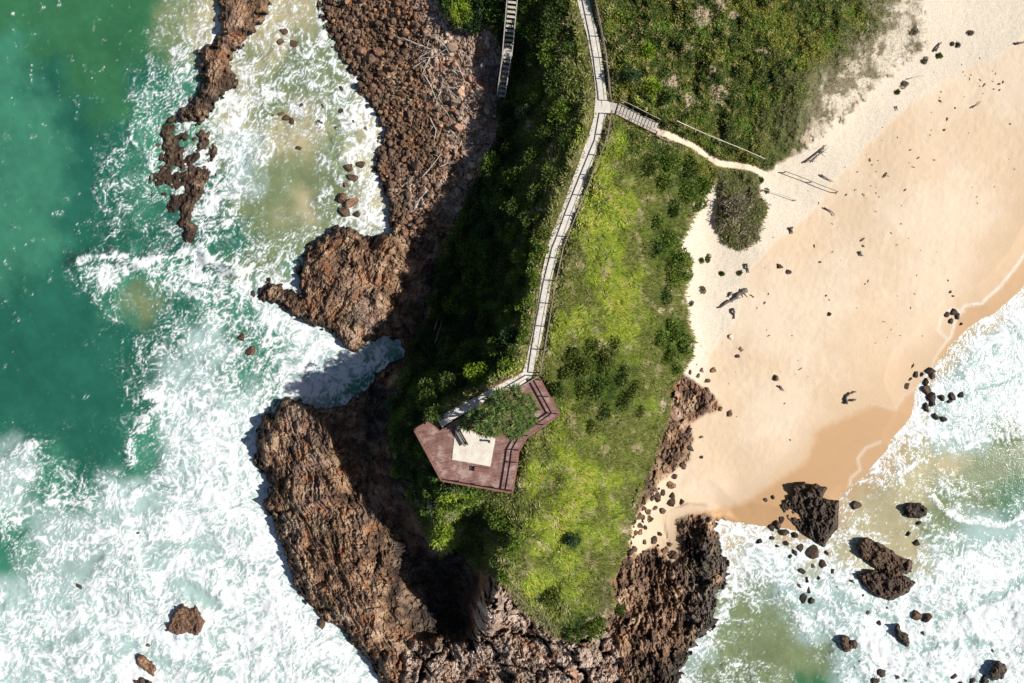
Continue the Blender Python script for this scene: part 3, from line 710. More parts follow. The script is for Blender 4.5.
DARKB = [(600,380,42,34,1),(665,240,24,40,.8),(690,180,34,30,.9),(672,340,20,30,.8),(572,540,10,12,1),(590,622,34,14,1),(552,600,16,14,.7),(635,75,11,14,.9),(670,97,9,10,1),(640,165,22,20,.6),(556,392,14,12,.7),(660,300,14,14,.6),(505,525,20,30,.6)]
def leafcolour(u, v, n):
    x = wx(u, 10); y = wy(v, 10); R_ = rng.random
    ln = fbm(x / 2.6, y / 2.6, 4, 301); l2 = fbm(x / .8, y / .8, 3, 305); l3 = fbm(x / 7, y / 7, 2, 309)
    lime = np.clip(blob(u, v, LIMEB) * .9 + .15 + ln * 1.0, 0, 1); dk = np.clip(blob(u, v, DARKB) * 1.5 - .35 + ln * .7, 0, 1)
    c = mix(np.array((.185, .22, .038)), PAL['lime'], sst(.25, .75, lime + l2 * .3)[:, None])
    c = mix(c, PAL['yel'], (sst(.75, 1.1, lime + l2 * .45) * .8)[:, None])
    st = sst(.22, .5, l2 * .8 + fbm(x / 1.7, y / 1.7, 3, 311) * .9 + .05)
    c = mix(c, PAL['straw'], (np.maximum(st, .5 * (R_(len(u)) < .26)) * .72)[:, None])
    c = mix(c, mix(PAL['dark'], PAL['mid'], sst(-.1, .3, l2)[:, None]), dk[:, None])
    ru = samp_c(RUPC, u, v)[:, None]
    up = mix(mix(PAL['dark'], PAL['olive'], sst(-.25, .25, l2 + ln * .6)[:, None]), PAL['mid'], sst(0, .4, ln)[:, None])
    up = mix(up, np.array((.27, .26, .04)), (sst(-.05, .4, l3 + l2 * .6) * .7)[:, None])
    up = mix(up, PAL['lime'], sst(.4, .9, blob(u, v, LIMEB))[:, None])
    up = up * 1.15
    up = mix(up, PAL['straw'], (sst(.3, .55, l2 + .3 * fbm(x / 1.3, y / 1.3, 2, 8) + .18 * (u < 730)) * .6)[:, None])
    c = mix(c, up, ru)
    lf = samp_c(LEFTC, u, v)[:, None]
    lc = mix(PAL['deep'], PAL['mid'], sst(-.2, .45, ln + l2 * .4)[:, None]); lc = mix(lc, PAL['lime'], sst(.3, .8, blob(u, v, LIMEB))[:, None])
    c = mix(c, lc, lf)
    dv = samp_c(DVC, u, v)
    dry = sst(80, 30, dv + 40 * ln) * sst(745, 790, u); dry = np.maximum(dry, sst(712, 722, u) * sst(165, 176, v) * sst(772, 764, u) * 1.0)
    dry = np.maximum(dry, sst(20, 4, dv + 8 * ln) * sst(560, 600, v) * .7)
    tw = mix(PAL['twig'], mix(PAL['olive'], PAL['straw'], (R_(len(u)) ** .5)[:, None]), sst(.0, .5, l2)[:, None])
    tw = np.where((R_(len(u)) < .30 + .35 * sst(-.1, .3, ln))[:, None], mix(PAL['dark'], PAL['olive'], R_(len(u))[:, None]), tw)
    c = mix(c, tw, (dry * .92)[:, None])
    vg = sst(17, 9, samp_c(DPC, u, v)); c = mix(c, np.array((.44, .37, .16)), (vg * .6 * (R_(len(u)) < .8))[:, None])
    c = c * mix(.78 + .6 * R_(len(u)), .95 + .25 * R_(len(u)), samp_c(RUPC, u, v) * .8)[:, None]
    return np.clip(c, .004, .8), dry
def samp_c(F, u, v): return gz(u, v, F)

def leafmat(name, rough=.55, trans=.25):
    m = NT(name); c = m.n('ShaderNodeAttribute', attribute_name='tint').outputs['Color']
    t = m.n('ShaderNodeBsdfTranslucent'); m.put(t.inputs[0], c); mx = m.n('ShaderNodeMixShader'); mx.inputs[0].default_value = trans
    m.t.links.new(m.b.outputs[0], mx.inputs[1]); m.t.links.new(t.outputs[0], mx.inputs[2]); m.t.links.new(mx.outputs[0], m.out.inputs[0])
    return m.set(Base_Color=c, Roughness=rough)
M_leaf = leafmat('foliage')
def leaves_mesh(name, P0, D, Wd, L_, Wid, col, parent=None, mat=None, loc=None, link=True):
    """one pointed leaf per row: base P0, direction D, width axis Wd"""
    n = len(P0); L_ = np.broadcast_to(np.asarray(L_, float), (n,))[:, None]; Wid = np.broadcast_to(np.asarray(Wid, float), (n,))[:, None]
    a = P0; b = P0 + D * L_ * .45 + Wd * Wid * .5; c = P0 + D * L_; d = P0 + D * L_ * .45 - Wd * Wid * .5
    co = np.stack([a, b, c, d], 1).reshape(-1, 3); f = np.arange(4 * n).reshape(n, 4)
    me = bpy.data.meshes.new(name)
    me.vertices.add(4 * n); me.vertices.foreach_set('co', co.astype(np.float32).ravel()); me.loops.add(4 * n); me.loops.foreach_set('vertex_index', f.astype(np.int32).ravel())
    me.polygons.add(n); me.polygons.foreach_set('loop_start', (np.arange(n) * 4).astype(np.int32)); me.polygons.foreach_set('loop_total', np.full(n, 4, np.int32)); me.update(calc_edges=True)
    ca = me.attributes.new('tint', 'FLOAT_COLOR', 'POINT'); cc = np.ones((n, 4, 4), np.float32); cc[:, :, :3] = np.clip(col, 0, 1)[:, None, :]; ca.data.foreach_set('color', cc.ravel())
    me.materials.append(mat or M_leaf); o = bpy.data.objects.new(name, me)
    if parent: o.parent = parent
    if loc is not None: o.location = loc
    if link: C.objects.link(o)
    return o
def face_up(D, k):
    """width axis that lets the leaf face the sky, k = how strictly"""
    up = rdir(len(D)) * (1 - k) + np.array((0, 0, 1.)) * k; return unit(np.cross(D, up))
def unit(a): return a / (np.linalg.norm(a, axis=1, keepdims=True) + 1e-9)
def rdir(n, flat=1.0):
    d = rng.normal(size=(n, 3)); d[:, 2] *= flat; return unit(d)
def perp(D):
    r = rdir(len(D)); return unit(np.cross(D, r))

def scatter(n, u0, u1, v0, v1, F):
    u = rng.uniform(u0, u1, n); v = rng.uniform(v0, v1, n); k = rng.random(n) < F(u, v); return u[k], v[k]
# grass and low plants on the sunny slope
def f_grass(u, v):
    return samp_c(VEGC, u, v) * (1 - samp_c(RUPC, u, v)) * (1 - .85 * samp_c(LEFTC, u, v)) * (1 - .8 * samp_c(BAREC, u, v)) * sst(4.5, 8, samp_c(DPC, u, v) + (u < 560) * 2) * (samp_c(DDC, u, v) < -2.5) * (1 - samp_c(TRC, u, v))
u, v = scatter(620000, 400, 780, -110, 790, f_grass)
z = gz(u, v); sx = -samp_c(gxx, u, v); sy = samp_c(gyy, u, v); n = len(u)
x = wx(u, z); y = wy(v, z); ang = fbm(x / 1.6, y / 1.6, 3, 320) * 5 + rng.normal(size=n) * .7
D = unit(np.stack([np.cos(ang) + sx * .9, np.sin(ang) + sy * .9, rng.uniform(.1, .75, n)], -1))
c, dry = leafcolour(u, v, n)
o = leaves_mesh('grass', W(u, v, z - .03), D, face_up(D, .62), rng.uniform(.22, .55, n), rng.uniform(.06, .13, n), c)
tag(o, kind='stuff')
# dense scrub, upper right, and dry dune plants near the sand
f_scrub = lambda u, v: samp_c(VEGC, u, v) * samp_c(RUPC, u, v) * (1 - .85 * samp_c(BAREC, u, v)) * sst(4.5, 8, samp_c(DPC, u, v)) * (1 - samp_c(TRC, u, v))
u, v = scatter(330000, 595, 1000, -118, 262, f_scrub); n = len(u); z = gz(u, v)
c, dry = leafcolour(u, v, n)
sp = rng.random(n) > dry * .55; u, v, z, c, dry = u[sp], v[sp], z[sp], c[sp], dry[sp]; n = len(u)
D = rdir(n, .8); D[:, 2] = np.abs(D[:, 2]) * .8; D = unit(D)
tag(leaves_mesh('coastal_scrub', W(u, v, z + rng.uniform(-.05, .16, n)), D, face_up(D, .5), mix(rng.uniform(.14, .26, n), .34, dry), mix(rng.uniform(.08, .15, n), .035, dry), c), kind='stuff')
# undergrowth of the shaded seaward slope
f_left = lambda u, v: samp_c(VEGC, u, v) * np.maximum(samp_c(LEFTC, u, v), .0) * (1 - .8 * samp_c(BAREC, u, v)) * sst(5, 9, samp_c(DPC, u, v)) * (samp_c(DDC, u, v) < -2.5)
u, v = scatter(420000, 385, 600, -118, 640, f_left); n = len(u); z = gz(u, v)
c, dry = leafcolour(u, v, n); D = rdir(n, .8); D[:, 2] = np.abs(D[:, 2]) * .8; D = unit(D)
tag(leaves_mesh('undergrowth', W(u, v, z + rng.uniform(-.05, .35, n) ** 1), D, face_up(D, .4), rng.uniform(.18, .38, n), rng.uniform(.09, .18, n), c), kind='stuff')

# ------------------------------------------------------------------ shrubs and trees
mb = NT('bark'); mbn = mb.noise(mb.pos(), 9, 4); M_bark = mb.set(Base_Color=mb.ramp(mbn, [(.3, (.09, .06, .04)), (.7, (.26, .20, .15))]), Normal=mb.bump(mbn, .05))
def crown(r, h, n, cols, s, lobes=7):
    """leaves spread through an uneven lobed canopy, origin at the foot; r = radius, h = height of canopy top"""
    q = np.random.default_rng(s)
    a = q.uniform(0, 6.283, lobes); rr = np.sqrt(q.uniform(0, 1, lobes)) * r * .62
    cen = np.stack([rr * np.cos(a), rr * np.sin(a), h * q.uniform(.45, .72, lobes)], -1); cen[0] = (0, 0, h * .68)
    rad = r * q.uniform(.34, .58, lobes)
    k = q.integers(0, lobes, n); d = unit(q.normal(size=(n, 3))); d[:, 2] = np.abs(d[:, 2]) * .95 - .25; d = unit(d)
    rf = q.uniform(.55, 1.06, n) ** .6
    # gaps: sprays rather than an even skin
    gap = fbm(d[:, 0] * 2.4 + k * 5.3, d[:, 1] * 2.4 + k * 1.7, 3, s) ; keep = gap > -.30 + .1 * q.random(n)
    P = cen[k] + d * (rad[k] * rf)[:, None] * np.array((1, 1, .8)); P[:, 2] = np.minimum(P[:, 2], h); P[:, 2] = np.maximum(P[:, 2], .12 * h)
    lob = q.uniform(0, 1, lobes)[k]
    t = np.clip(lob * .6 + gap * .8 + q.random(n) * .35, 0, 1)[:, None]
    col = mix(np.array(cols[0]), np.array(cols[1]), t) * q.uniform(.75, 1.3, (n, 1))
    return P[keep], d[keep], col[keep], cen
SHC = dict(dark=((.030, .058, .013), (.12, .18, .028)), mid=((.055, .105, .016), (.20, .29, .035)), lime=((.10, .17, .012), (.30, .42, .03)), blue=((.020, .050, .020), (.06, .12, .04)), olive=((.05, .075, .014), (.18, .22, .035)), dry=((.20, .17, .12), (.42, .36, .26)))
def plant(u, v, r_px, hgt, kind, label, name='shrub', cat='shrub', group=None, dens=1.0, leaf=(.17, .34), stem=True):
    zg = float(gz(u, v)); r = r_px * K * (H - zg - hgt * .6); loc = (float(wx(u, zg + hgt * .6)), float(wy(v, zg + hgt * .6)), zg - .1)
    sd = int(u * 13 + v * 7); q = np.random.default_rng(sd)
    t = thing(name, loc, label, cat, group)
    n = int(min(5200, 330 * r * r * dens + 150))
    P_, d, col, cen = crown(r, hgt, n, SHC[kind], sd, max(4, int(4 + r * 2.2)))
    n = len(P_); D_ = unit(d * .8 + q.normal(size=(n, 3)) * .55)
    leaves_mesh('crown', P_, D_, unit(np.cross(D_, q.normal(size=(n, 3)))), q.uniform(leaf[0], leaf[1], n), q.uniform(.09, .17, n), col, parent=t)
    m = MB(); top = (0, 0, hgt * .5); rt = .035 + .03 * hgt
    m.tube([(0, 0, -.25), (.05, .03, hgt * .25), top], [rt * 1.3, rt, rt * .7])
    for cc in cen[:6]: m.tube([(.03, .02, hgt * .28), tuple(cc * np.array((.55, .55, .75))), tuple(cc)], [rt * .6, rt * .4, rt * .15], 5)
    m.build('trunk' if name.endswith('tree') else 'stem', M_bark, t)
    return t
G1 = 'shrubs on the shaded seaward slope'; L1 = 'dark green shrub in the dense growth on the shaded seaward slope'
q = np.random.default_rng(5)
done = []
def place_many(cands, rmin, rmax, hmin, hmax, kinds, label, group, name='shrub', cat='shrub', sep=.8, F=None, n=40):
    k = 0; tries = 0
    while k < n and tries < 4000:
        tries += 1
        u_ = q.uniform(cands[0], cands[1]); v_ = q.uniform(cands[2], cands[3]); r_ = q.uniform(rmin, rmax)
        if F is not None and not F(u_, v_, r_): continue
        if any((u_ - a) ** 2 + (v_ - b) ** 2 < (sep * (r_ + c_)) ** 2 for a, b, c_ in done): continue
        done.append((u_, v_, r_)); plant(u_, v_, r_, q.uniform(hmin, hmax), kinds[int(q.integers(len(kinds)))], label, name, cat, group); k += 1
okL = lambda u_, v_, r_: gz(u_, v_, VEGC) > .6 and gz(u_, v_, LEFTC) > .3 and gz(u_, v_, DPC) > r_ * .85 + 8 and gz(u_, v_, DDC) < -r_ * .8 - 4 and v_ > 40 + (u_ < 520) * 70
# named ones first: (u, v, radius, height, kind, label)
for (a, b, r_, h_, kd, lb) in (
  (442,535,12,1.9,'lime','bright green rounded bush on the cliff edge below the lookout, deep shade all round'),
  (397,471,8,1.5,'lime','small bright green bush at the foot of the lookout, left of its lowest corner'),
  (498,520,16,2.6,'mid','vivid green bush just below the bottom right corner of the lookout'),
  (514,546,12,1.8,'mid','green bush on the gully rim, lower of the two below the lookout corner'),
  (487,505,8,1.2,'olive','small olive bush tucked under the bottom edge of the lookout'),
  (572,540,9,1.5,'blue','small round dark bush alone in the yellow green grass slope'),
  (596,627,15,1.6,'mid','long low green bush at the bottom tip of the grass slope, right end'),
  (574,632,13,1.3,'dark','low dark green bush at the bottom tip of the grass slope, left end'),
  (553,598,13,1.1,'olive','olive mounded bush in lower left grass slope, above the pale crags'),
  (621,610,6,.8,'dark','tiny dark bush among rocks right of the grass tip'),
  (648,52,9,1.0,'lime','upright bright yellow green bush, upper one above the beach stairs'),
  (653,88,9,.9,'lime','bright yellow green bush just above the top of the beach stairs'),
  (632,74,10,1.4,'blue','dark bluish bush beside the concrete path, between yellow green bushes'),
  (668,97,9,1.2,'dark','round dark green bush right of the yellow green bush by the beach stairs'),
  (740,208,19,.7,'dry','oval patch of grey dry shrub standing alone on the sand'),
  (476,374,13,2.0,'lime','sunlit bright green bush on the dark slope above the sloping path'),
  (505,366,11,1.4,'mid','sunlit green bush in the inside bend of the path'),
  (468,14,7,.6,'mid','bright green low bush at top edge between the boulders and timber stairs')):
    done.append((a, b, r_)); plant(a, b, r_, h_, kd, lb, dens=.45 if kd == 'dry' else 1.0)
for (a, b, r_, h_) in ((426,396,15,4.2),(449,381,15,3.8),(410,415,11,3.0),(434,414,10,2.4),(408,447,9,2.4),(470,352,14,2.6),(448,352,13,2.2)):
    done.append((a, b, r_)); plant(a, b, r_, h_, 'dark', 'dark leafy tree on the cliff top above the left corner of the lookout', 'coastal_tree', 'tree', 'dark trees above the lookout corner')
for (a, b, r_, h_) in ((552,20,16,2.6),(548,52,15,2.4),(557,80,16,2.4),(538,92,12,2.6),(571,48,10,1.6),(566,6,12,1.6),(532,30,12,2.8),(536,62,10,2.6),(560,112,14,2.0),(545,135,15,2.4),(530,158,13,2.2),(566,140,10,1.4),(536,-8,13,2.6),(556,-25,16,2.4),(552,172,11,1.8),(534,196,14,2.2),(517,178,10,1.6)):
    done.append((a, b, r_)); plant(a, b, r_, h_ * .55, 'dark' if (a + b) % 3 else 'mid', 'dark green bush in the thicket between timber stairs and concrete path', 'shrub', 'shrub', 'thicket left of the upper path')
place_many((395, 545, 110, 480), 8, 15, 1.0, 2.2, ('dark', 'dark', 'mid', 'blue'), L1, G1, F=okL, n=64)
place_many((505, 545, 215, 365), 6, 10, .8, 1.5, ('mid', 'olive', 'mid'), 'sunlit green bush along the left edge of the lower path', 'bushes lining the path', F=lambda u_, v_, r_: gz(u_, v_, VEGC) > .6 and gz(u_, v_, DPC) > r_ + 5 and gz(u_, v_, DPC) < 32 and u_ < gz(u_, v_) * 0 + np.interp(v_, [182, 240, 303, 365], [565, 545, 535, 520]), n=18, sep=.7)
for (a, b, r_, h_) in ((668,158,15,.9),(690,168,15,1.0),(704,184,13,1.0),(684,192,15,1.1),(664,182,13,.9),(700,204,9,.8),(650,165,11,.7),(674,212,11,.9)):
    done.append((a, b, r_)); plant(a, b, r_, h_, 'dark' if (a % 4) else 'mid', 'dark green mounded bush in the thick patch under the sand trail bend', 'shrub', 'shrub', 'bushes under the sand trail')
for (a, b, r_, h_) in ((668,236,13,1.2),(680,256,13,1.3),(672,276,13,1.2),(655,250,11,1.0),(684,276,8,1.0),(656,222,12,.9),(663,296,10,.8)):
    done.append((a, b, r_)); plant(a, b, r_, h_, 'dark' if (a % 4) else 'mid', 'green bush in the upper row spilling from the slope onto the beach', 'shrub', 'shrub', 'upper bushes at the beach edge')
for (a, b, r_, h_) in ((672,330,13,1.2),(684,345,10,1.1),(668,352,13,1.2),(676,366,9,.9),(660,338,10,.8)):
    done.append((a, b, r_)); plant(a, b, r_, h_, 'mid', 'green bush in the lower row spilling from the slope onto the beach', 'shrub', 'shrub', 'lower bushes at the beach edge')
for (a, b, r_, h_) in ((582,368,14,.9),(604,360,14,1.0),(622,374,13,.9),(600,386,15,1.0),(580,392,12,.8),(622,398,12,.8),(604,410,12,.8),(592,348,13,.9),(614,344,11,.8),(570,352,10,.9),(634,388,11,.8),(590,424,10,.7),(638,412,10,.7),(556,390,10,1.1),(566,372,9,.8)):
    done.append((a, b, r_)); plant(a, b, r_, h_, 'dark' if b % 4 else 'olive', 'low dark green bush in the hollow right of the lookout', 'shrub', 'shrub', 'bushes in the hollow right of the lookout')
place_many((400, 520, 490, 600), 6, 10, .7, 1.4, ('dark', 'mid'), 'dark bush on the shaded gully wall below the lookout', 'bushes on the gully wall', F=lambda u_, v_, r_: gz(u_, v_, VEGC) > .6 and gz(u_, v_, DDC) < -r_ - 2 and u_ < 505, n=12)

# the spiky tree over the lookout: rosettes of strap leaves on forking limbs
zt = 14.6
def spiky_tree():
    loc = (float(wx(497, zt + 4)), float(wy(411, zt + 4)), zt)
    t = thing('spiky_tree', loc, 'large tree of spiky leaf rosettes overhanging the timber lookout and path', 'tree')
    s = K * (H - zt - 4); qq = np.random.default_rng(11); cs = []
    TP = [(458,427),(464,417),(476,409),(486,402),(494,394),(506,391),(516,388),(526,394),(534,404),(535,416),(527,432),(514,437),(502,436),(486,437),(470,430)]
    def inp(x_, y_):
        c_ = False
        for i in range(len(TP)):
            x1, y1 = TP[i]; x2, y2 = TP[(i + 1) % len(TP)]
            if (y1 > y_) != (y2 > y_) and x_ < (x2 - x1) * (y_ - y1) / (y2 - y1) + x1: c_ = not c_
        return c_
    for _ in range(1500):
        a, b = qq.uniform(-40, 40), qq.uniform(-24, 28)
        e = (a / 34) ** 2 + ((b - 4) / 20) ** 2
        if inp(497 + a, 411 + b) and all((a - c_[0]) ** 2 + (b - c_[1]) ** 2 > 26 for c_ in cs): cs.append((a, b, e))
    m = MB(); P_, D_, Wd_, L_, Wi_, Cc = [], [], [], [], [], []
    m.tube([(0, 0, -.6), (.1, .05, 1.2), (.05, 0, 2.3)], [.28, .22, .17], 9)
    forks = [(math.cos(a) * 1.3, math.sin(a) * 1.0, 3.4) for a in np.arange(6) / 6 * 6.28]
    for f_ in forks: m.tube([(.05, 0, 2.2), (f_[0] * .5, f_[1] * .5, 2.9), f_], [.15, .12, .09], 7)
    for a, b, e in cs:
        c_ = np.array((a * s, -b * s, 5.6 - 2.0 * min(e, 1) + qq.uniform(-.5, .5)))
        f_ = min(forks, key=lambda g_: (g_[0] - c_[0]) ** 2 + (g_[1] - c_[1]) ** 2)
        m.tube([f_, tuple((np.array(f_) + c_) / 2 + (0, 0, -.2)), tuple(c_)], [.075, .055, .035], 5)
        out = np.array((a * s, -b * s, 0)) / 4
        for ring, (nl, el, ln_) in enumerate(((10, -.15, .70), (10, .25, .62), (7, .75, .45))):
            for k in range(nl):
                an = k / nl * 6.283 + ring * .3 + qq.uniform(-.2, .2); d = np.array((math.cos(an), math.sin(an), el)) + out * .35; d /= np.linalg.norm(d)
                P_.append(c_); D_.append(d); w_ = np.cross(d, (0, 0, 1)); Wd_.append(w_ / np.linalg.norm(w_)); L_.append(ln_ * qq.uniform(.75, 1.15)); Wi_.append(.11)
                Cc.append(mix(np.array((.035, .075, .018)), np.array((.19, .27, .05)), qq.random() ** 1.4 * (.6 + .4 * (ring > 0))) if qq.random() > .06 else np.array((.32, .24, .10)))
    leaves_mesh('crown', np.array(P_), np.array(D_), np.array(Wd_), L_, Wi_, np.array(Cc), parent=t)
    m.build('trunk', M_bark, t)
spiky_tree()
# ------------------------------------------------------------------ built things
def wood(name, a, b, sc=6, stretch=(1, 1, 1)):
    m = NT(name); P = m.mapping(m.pos(), stretch); n = m.noise(P, sc, 5, .6); big = m.noise(m.pos(), .7, 3)
    c = m.mix(m.rng(n, .3, .7), a, b); c = m.mix(m.math('MULTIPLY', m.rng(big, .45, .7), .35), c, tuple(min(1, x * 1.5) for x in b))
    return m.set(Base_Color=c, Normal=m.bump(n, .02))
M_rail = wood('weathered_timber', (.16, .125, .105), (.30, .25, .21), 8)
M_grey = wood('grey_timber', (.34, .31, .27), (.56, .52, .46), 8)
M_red = wood('red_brown_timber', (.16, .075, .06), (.27, .135, .105), 7)
M_steel = wood('galvanised_rail', (.42, .42, .42), (.62, .62, .60), 12)
M_dark = wood('dark_metal', (.03, .03, .035), (.07, .07, .075), 12)
# decking boards: seams run across, each board slightly different
m = NT('decking'); pr = m.mapping(m.pos(), (1, 1, 1), math.radians(-9)); sp = m.n('ShaderNodeSeparateXYZ'); m.put(sp.inputs[0], pr)
yy = m.math('MULTIPLY', sp.outputs[1], 1 / .14); fr = m.math('FRACT', yy); bd = m.math('FLOOR', yy)
wn = m.n('ShaderNodeTexWhiteNoise', noise_dimensions='1D'); m.put(wn.inputs['W'], bd)
gn = m.noise(m.mapping(m.pos(), (1, 1, 1)), 1.2, 6, .65); st = m.noise(m.mapping(pr, (.6, 9, 1)), 2, 4)
c = m.mix(m.math('ADD', m.math('MULTIPLY', wn.outputs[0], .5), m.math('MULTIPLY', st, .5)), (.165, .075, .062), (.33, .185, .155))
c = m.mix(m.rng(gn, .48, .66, 0, .75), c, (.46, .34, .30)); c = m.mix(m.rng(gn, .47, .3, 0, .65), c, (.10, .06, .05)); c = m.mix(m.rng(m.noise(m.pos(), 5, 5, .7), .62, .74, 0, .6), c, (.52, .44, .36))
gap = m.rng(m.math('ABSOLUTE', m.math('SUBTRACT', fr, .5)), .42, .48)
M_deck = m.set(Base_Color=m.mix(m.math('MULTIPLY', gap, .8), c, (.03, .018, .015)), Roughness=.75, Normal=m.bump(m.math('SUBTRACT', 1.0, gap), .01))
m = NT('path_concrete'); n_ = m.noise(m.pos(), 2.0, 6, .65); n2_ = m.noise(m.pos(), 12, 4)
c = m.mix(m.rng(n_, .35, .7), (.60, .55, .48), (.74, .69, .62)); c = m.mix(m.rng(n2_, .55, .75, 0, .5), c, (.42, .37, .30))
M_conc = m.set(Base_Color=c, Roughness=.9, Normal=m.bump(n2_, .01))
m = NT('pale_slab'); n_ = m.noise(m.pos(), 1.3, 5, .6)
M_slab = m.set(Base_Color=m.mix(m.rng(n_, .35, .7), m.mix(m.rng(m.noise(m.pos(), 4, 6, .7), .5, .68), (.66, .60, .50), (.50, .44, .35)), (.78, .73, .64)), Roughness=.85, Normal=m.bump(m.noise(m.pos(), 10, 4), .01))

# concrete path ribbon
LW = [(0,-160,6),]
cen = np.array([(p[0], p[1]) for p in PATH]); zp = np.array([p[2] for p in PATH]); wid = np.array([5.6,5.6,6.1,5.4,5.2,5.2,6.4,5.4,6.4,6.6,6.9,6.6,5.4,4.8,5.2,4.8,5.2,5.0,4.6,4.6,4.8,5.0])
tt = np.linspace(0, len(PATH) - 1, 260); cu = np.interp(tt, range(len(PATH)), cen[:, 0]); cv = np.interp(tt, range(len(PATH)), cen[:, 1]); cz = np.interp(tt, range(len(PATH)), zp); cw = np.interp(tt, range(len(PATH)), wid)
ker = np.hanning(15); ker /= ker.sum(); pad = lambda a: np.convolve(np.r_[[a[0]] * 7, a, [a[-1]] * 7], ker, 'valid')
cu, cv, cz, cw = map(pad, (cu, cv, cz, cw))
px_ = wx(cu, cz); py_ = wy(cv, cz); tx = np.gradient(px_); ty = np.gradient(py_); ln = np.hypot(tx, ty); tx /= ln; ty /= ln
hw = cw * K * (H - cz); jit = .05 * fbm(np.arange(260) / 7., np.arange(260) * 0., 3, 5)
Lp = np.stack([px_ - ty * (hw + jit), py_ + tx * (hw + jit), cz + .05], -1); Rp = np.stack([px_ + ty * (hw - jit), py_ - tx * (hw - jit), cz + .05], -1)
Ld = Lp.copy(); Ld[:, 2] -= .35; Rd = Rp.copy(); Rd[:, 2] -= .35
co_p = np.stack([Ld, Lp, Rp, Rd], 1).reshape(-1, 3); i_ = np.arange(259)[:, None] * 4
ff = np.concatenate([i_ + np.array([[a, a + 4, a + 5, a + 1]]) for a in (0, 1, 2)])[:, ::-1]
tag(mesh_np('concrete_path', co_p, ff, mat=M_conc), kind='structure')
# small landing where the beach stairs leave the path
def slabpoly(mb_, poly, z1, z0_):
    n = len(poly); a = [(float(wx(p[0], z1)), float(wy(p[1], z1))) for p in poly]
    v = [(x_, y_, z1) for x_, y_ in a] + [(x_, y_, z0_) for x_, y_ in a]
    ar = sum(a[i][0] * a[(i + 1) % n][1] - a[(i + 1) % n][0] * a[i][1] for i in range(n))
    f = [tuple(range(n)), tuple(range(2 * n - 1, n - 1, -1))] + [(i, i + n, (i + 1) % n + n, (i + 1) % n) for i in range(n)]
    if ar < 0: f = [t_[::-1] for t_ in f]
    mb_.add(v, f)
mb_ = MB(); slabpoly(mb_, [(602,100),(611,102),(611,113),(602,116)], 11.88, 11.6); tag(mb_.build('path_landing', M_conc), kind='structure')

def w3(u, v, z): return np.array((float(wx(u, z)), float(wy(v, z)), float(z)))
def fence(name, label, pts, spacing=2.2, post_h=1.1, rails=((1.1, .09, .06), (.55, .03, .03)), mat=None, rmat=None, pw=.1, cat='fence', follow=None, parent=None, partname='rail'):
    """pts: (u, v, z of the foot)"""
    mat = mat or M_rail; rmat = rmat or mat
    P_ = [w3(*p) for p in pts]
    if parent is None: t = thing(name, P_[0], label, cat)
    else: t = parent
    O = np.array(t.location)
    seg = [np.linalg.norm(P_[i + 1] - P_[i]) for i in range(len(P_) - 1)]; cum = np.r_[0, np.cumsum(seg)]
    ks = sorted(set(np.round(np.r_[np.linspace(0, cum[-1], max(2, int(cum[-1] / spacing) + 1))], 3)))
    at = lambda s_: np.array([np.interp(s_, cum, [p[k] for p in P_]) for k in range(3)])
    for s_ in ks:
        p = at(s_) - O; b = MB(); b.box((p[0], p[1], p[2] + post_h / 2 - .2), (pw, pw, post_h + .4)); b.build('post', mat, t)
    for (hh_, w_, t_) in rails:
        b = MB()
        for i in range(len(P_) - 1): b.bar(P_[i] - O + (0, 0, hh_), P_[i + 1] - O + (0, 0, hh_), w_, t_)
        b.build(partname, rmat, t)
    return t
fence('path_fence', 'weathered timber fence along the right edge of the upper concrete path', [(584,-70,10.55),(593,0,10.9),(600,33,11.1),(605,60,11.35),(609.5,101,11.75)])
fence('path_fence', 'long weathered timber fence along the right edge of lower path, fork to lookout', [(610.5,114,11.9),(606,141,12.3),(591,178,12.95),(576,215,13.55),(563,248,14.0),(555,283,14.4),(548,326,14.9),(540,373,15.35)])
fence('path_fence', 'short timber fence between the sloping path end and the lookout deck', [(538,376,15.4),(518,387.5,15.45),(498,398,15.5),(472,411,15.5)])
b = MB()
for i in range(2): pass
kp = [(523,371.5,15.4),(513,377,15.42),(495,385,15.47),(478,393.5,15.5)]
for i in range(3): b.bar(w3(*kp[i]), w3(*kp[i + 1]), .14, .2)
tag(b.build('timber_kerb', M_red), 'reddish timber kerb on the upper side of the path just before the lookout', 'kerb')

# lookout deck
dk = thing('lookout_deck', w3(480, 445, DECK_Z - 1.5), 'angular reddish brown timber lookout deck with pale slab and railings', 'deck')
O = np.array(dk.location)
b = MB(); slabpoly(b, DECK, DECK_Z, DECK_Z - .06); b.v = [tuple(np.array(p) - O) for p in b.v]; b.build('decking', M_deck, dk)
b = MB()
for i in range(len(DECK)):
    p, q_ = DECK[i], DECK[(i + 1) % len(DECK)]; b.bar(w3(*p, DECK_Z - .14) - O, w3(*q_, DECK_Z - .14) - O, .1, .3)
b.build('edge_beam', M_red, dk)
for (u_, v_) in ((420,432),(443,474),(475,480),(508,486),(514,462),(480,455),(450,450),(528,430),(553,413),(540,390),(515,400)):
    b = MB(); g_ = float(gz(u_, v_)) - .6; p = w3(u_, v_, DECK_Z - .1) - O; b.box((p[0], p[1], (g_ - O[2] + p[2]) / 2), (.2, .2, p[2] - (g_ - O[2]))); b.build('support_post', M_red, dk)
b = MB(); slabpoly(b, [(455,433),(455.6,429),(458,427),(495.5,438.5),(490.4,466.5),(452,459.6)], DECK_Z + .05, DECK_Z - .03); b.v = [tuple(np.array(p) - O) for p in b.v]; b.build('slab', M_slab, dk)
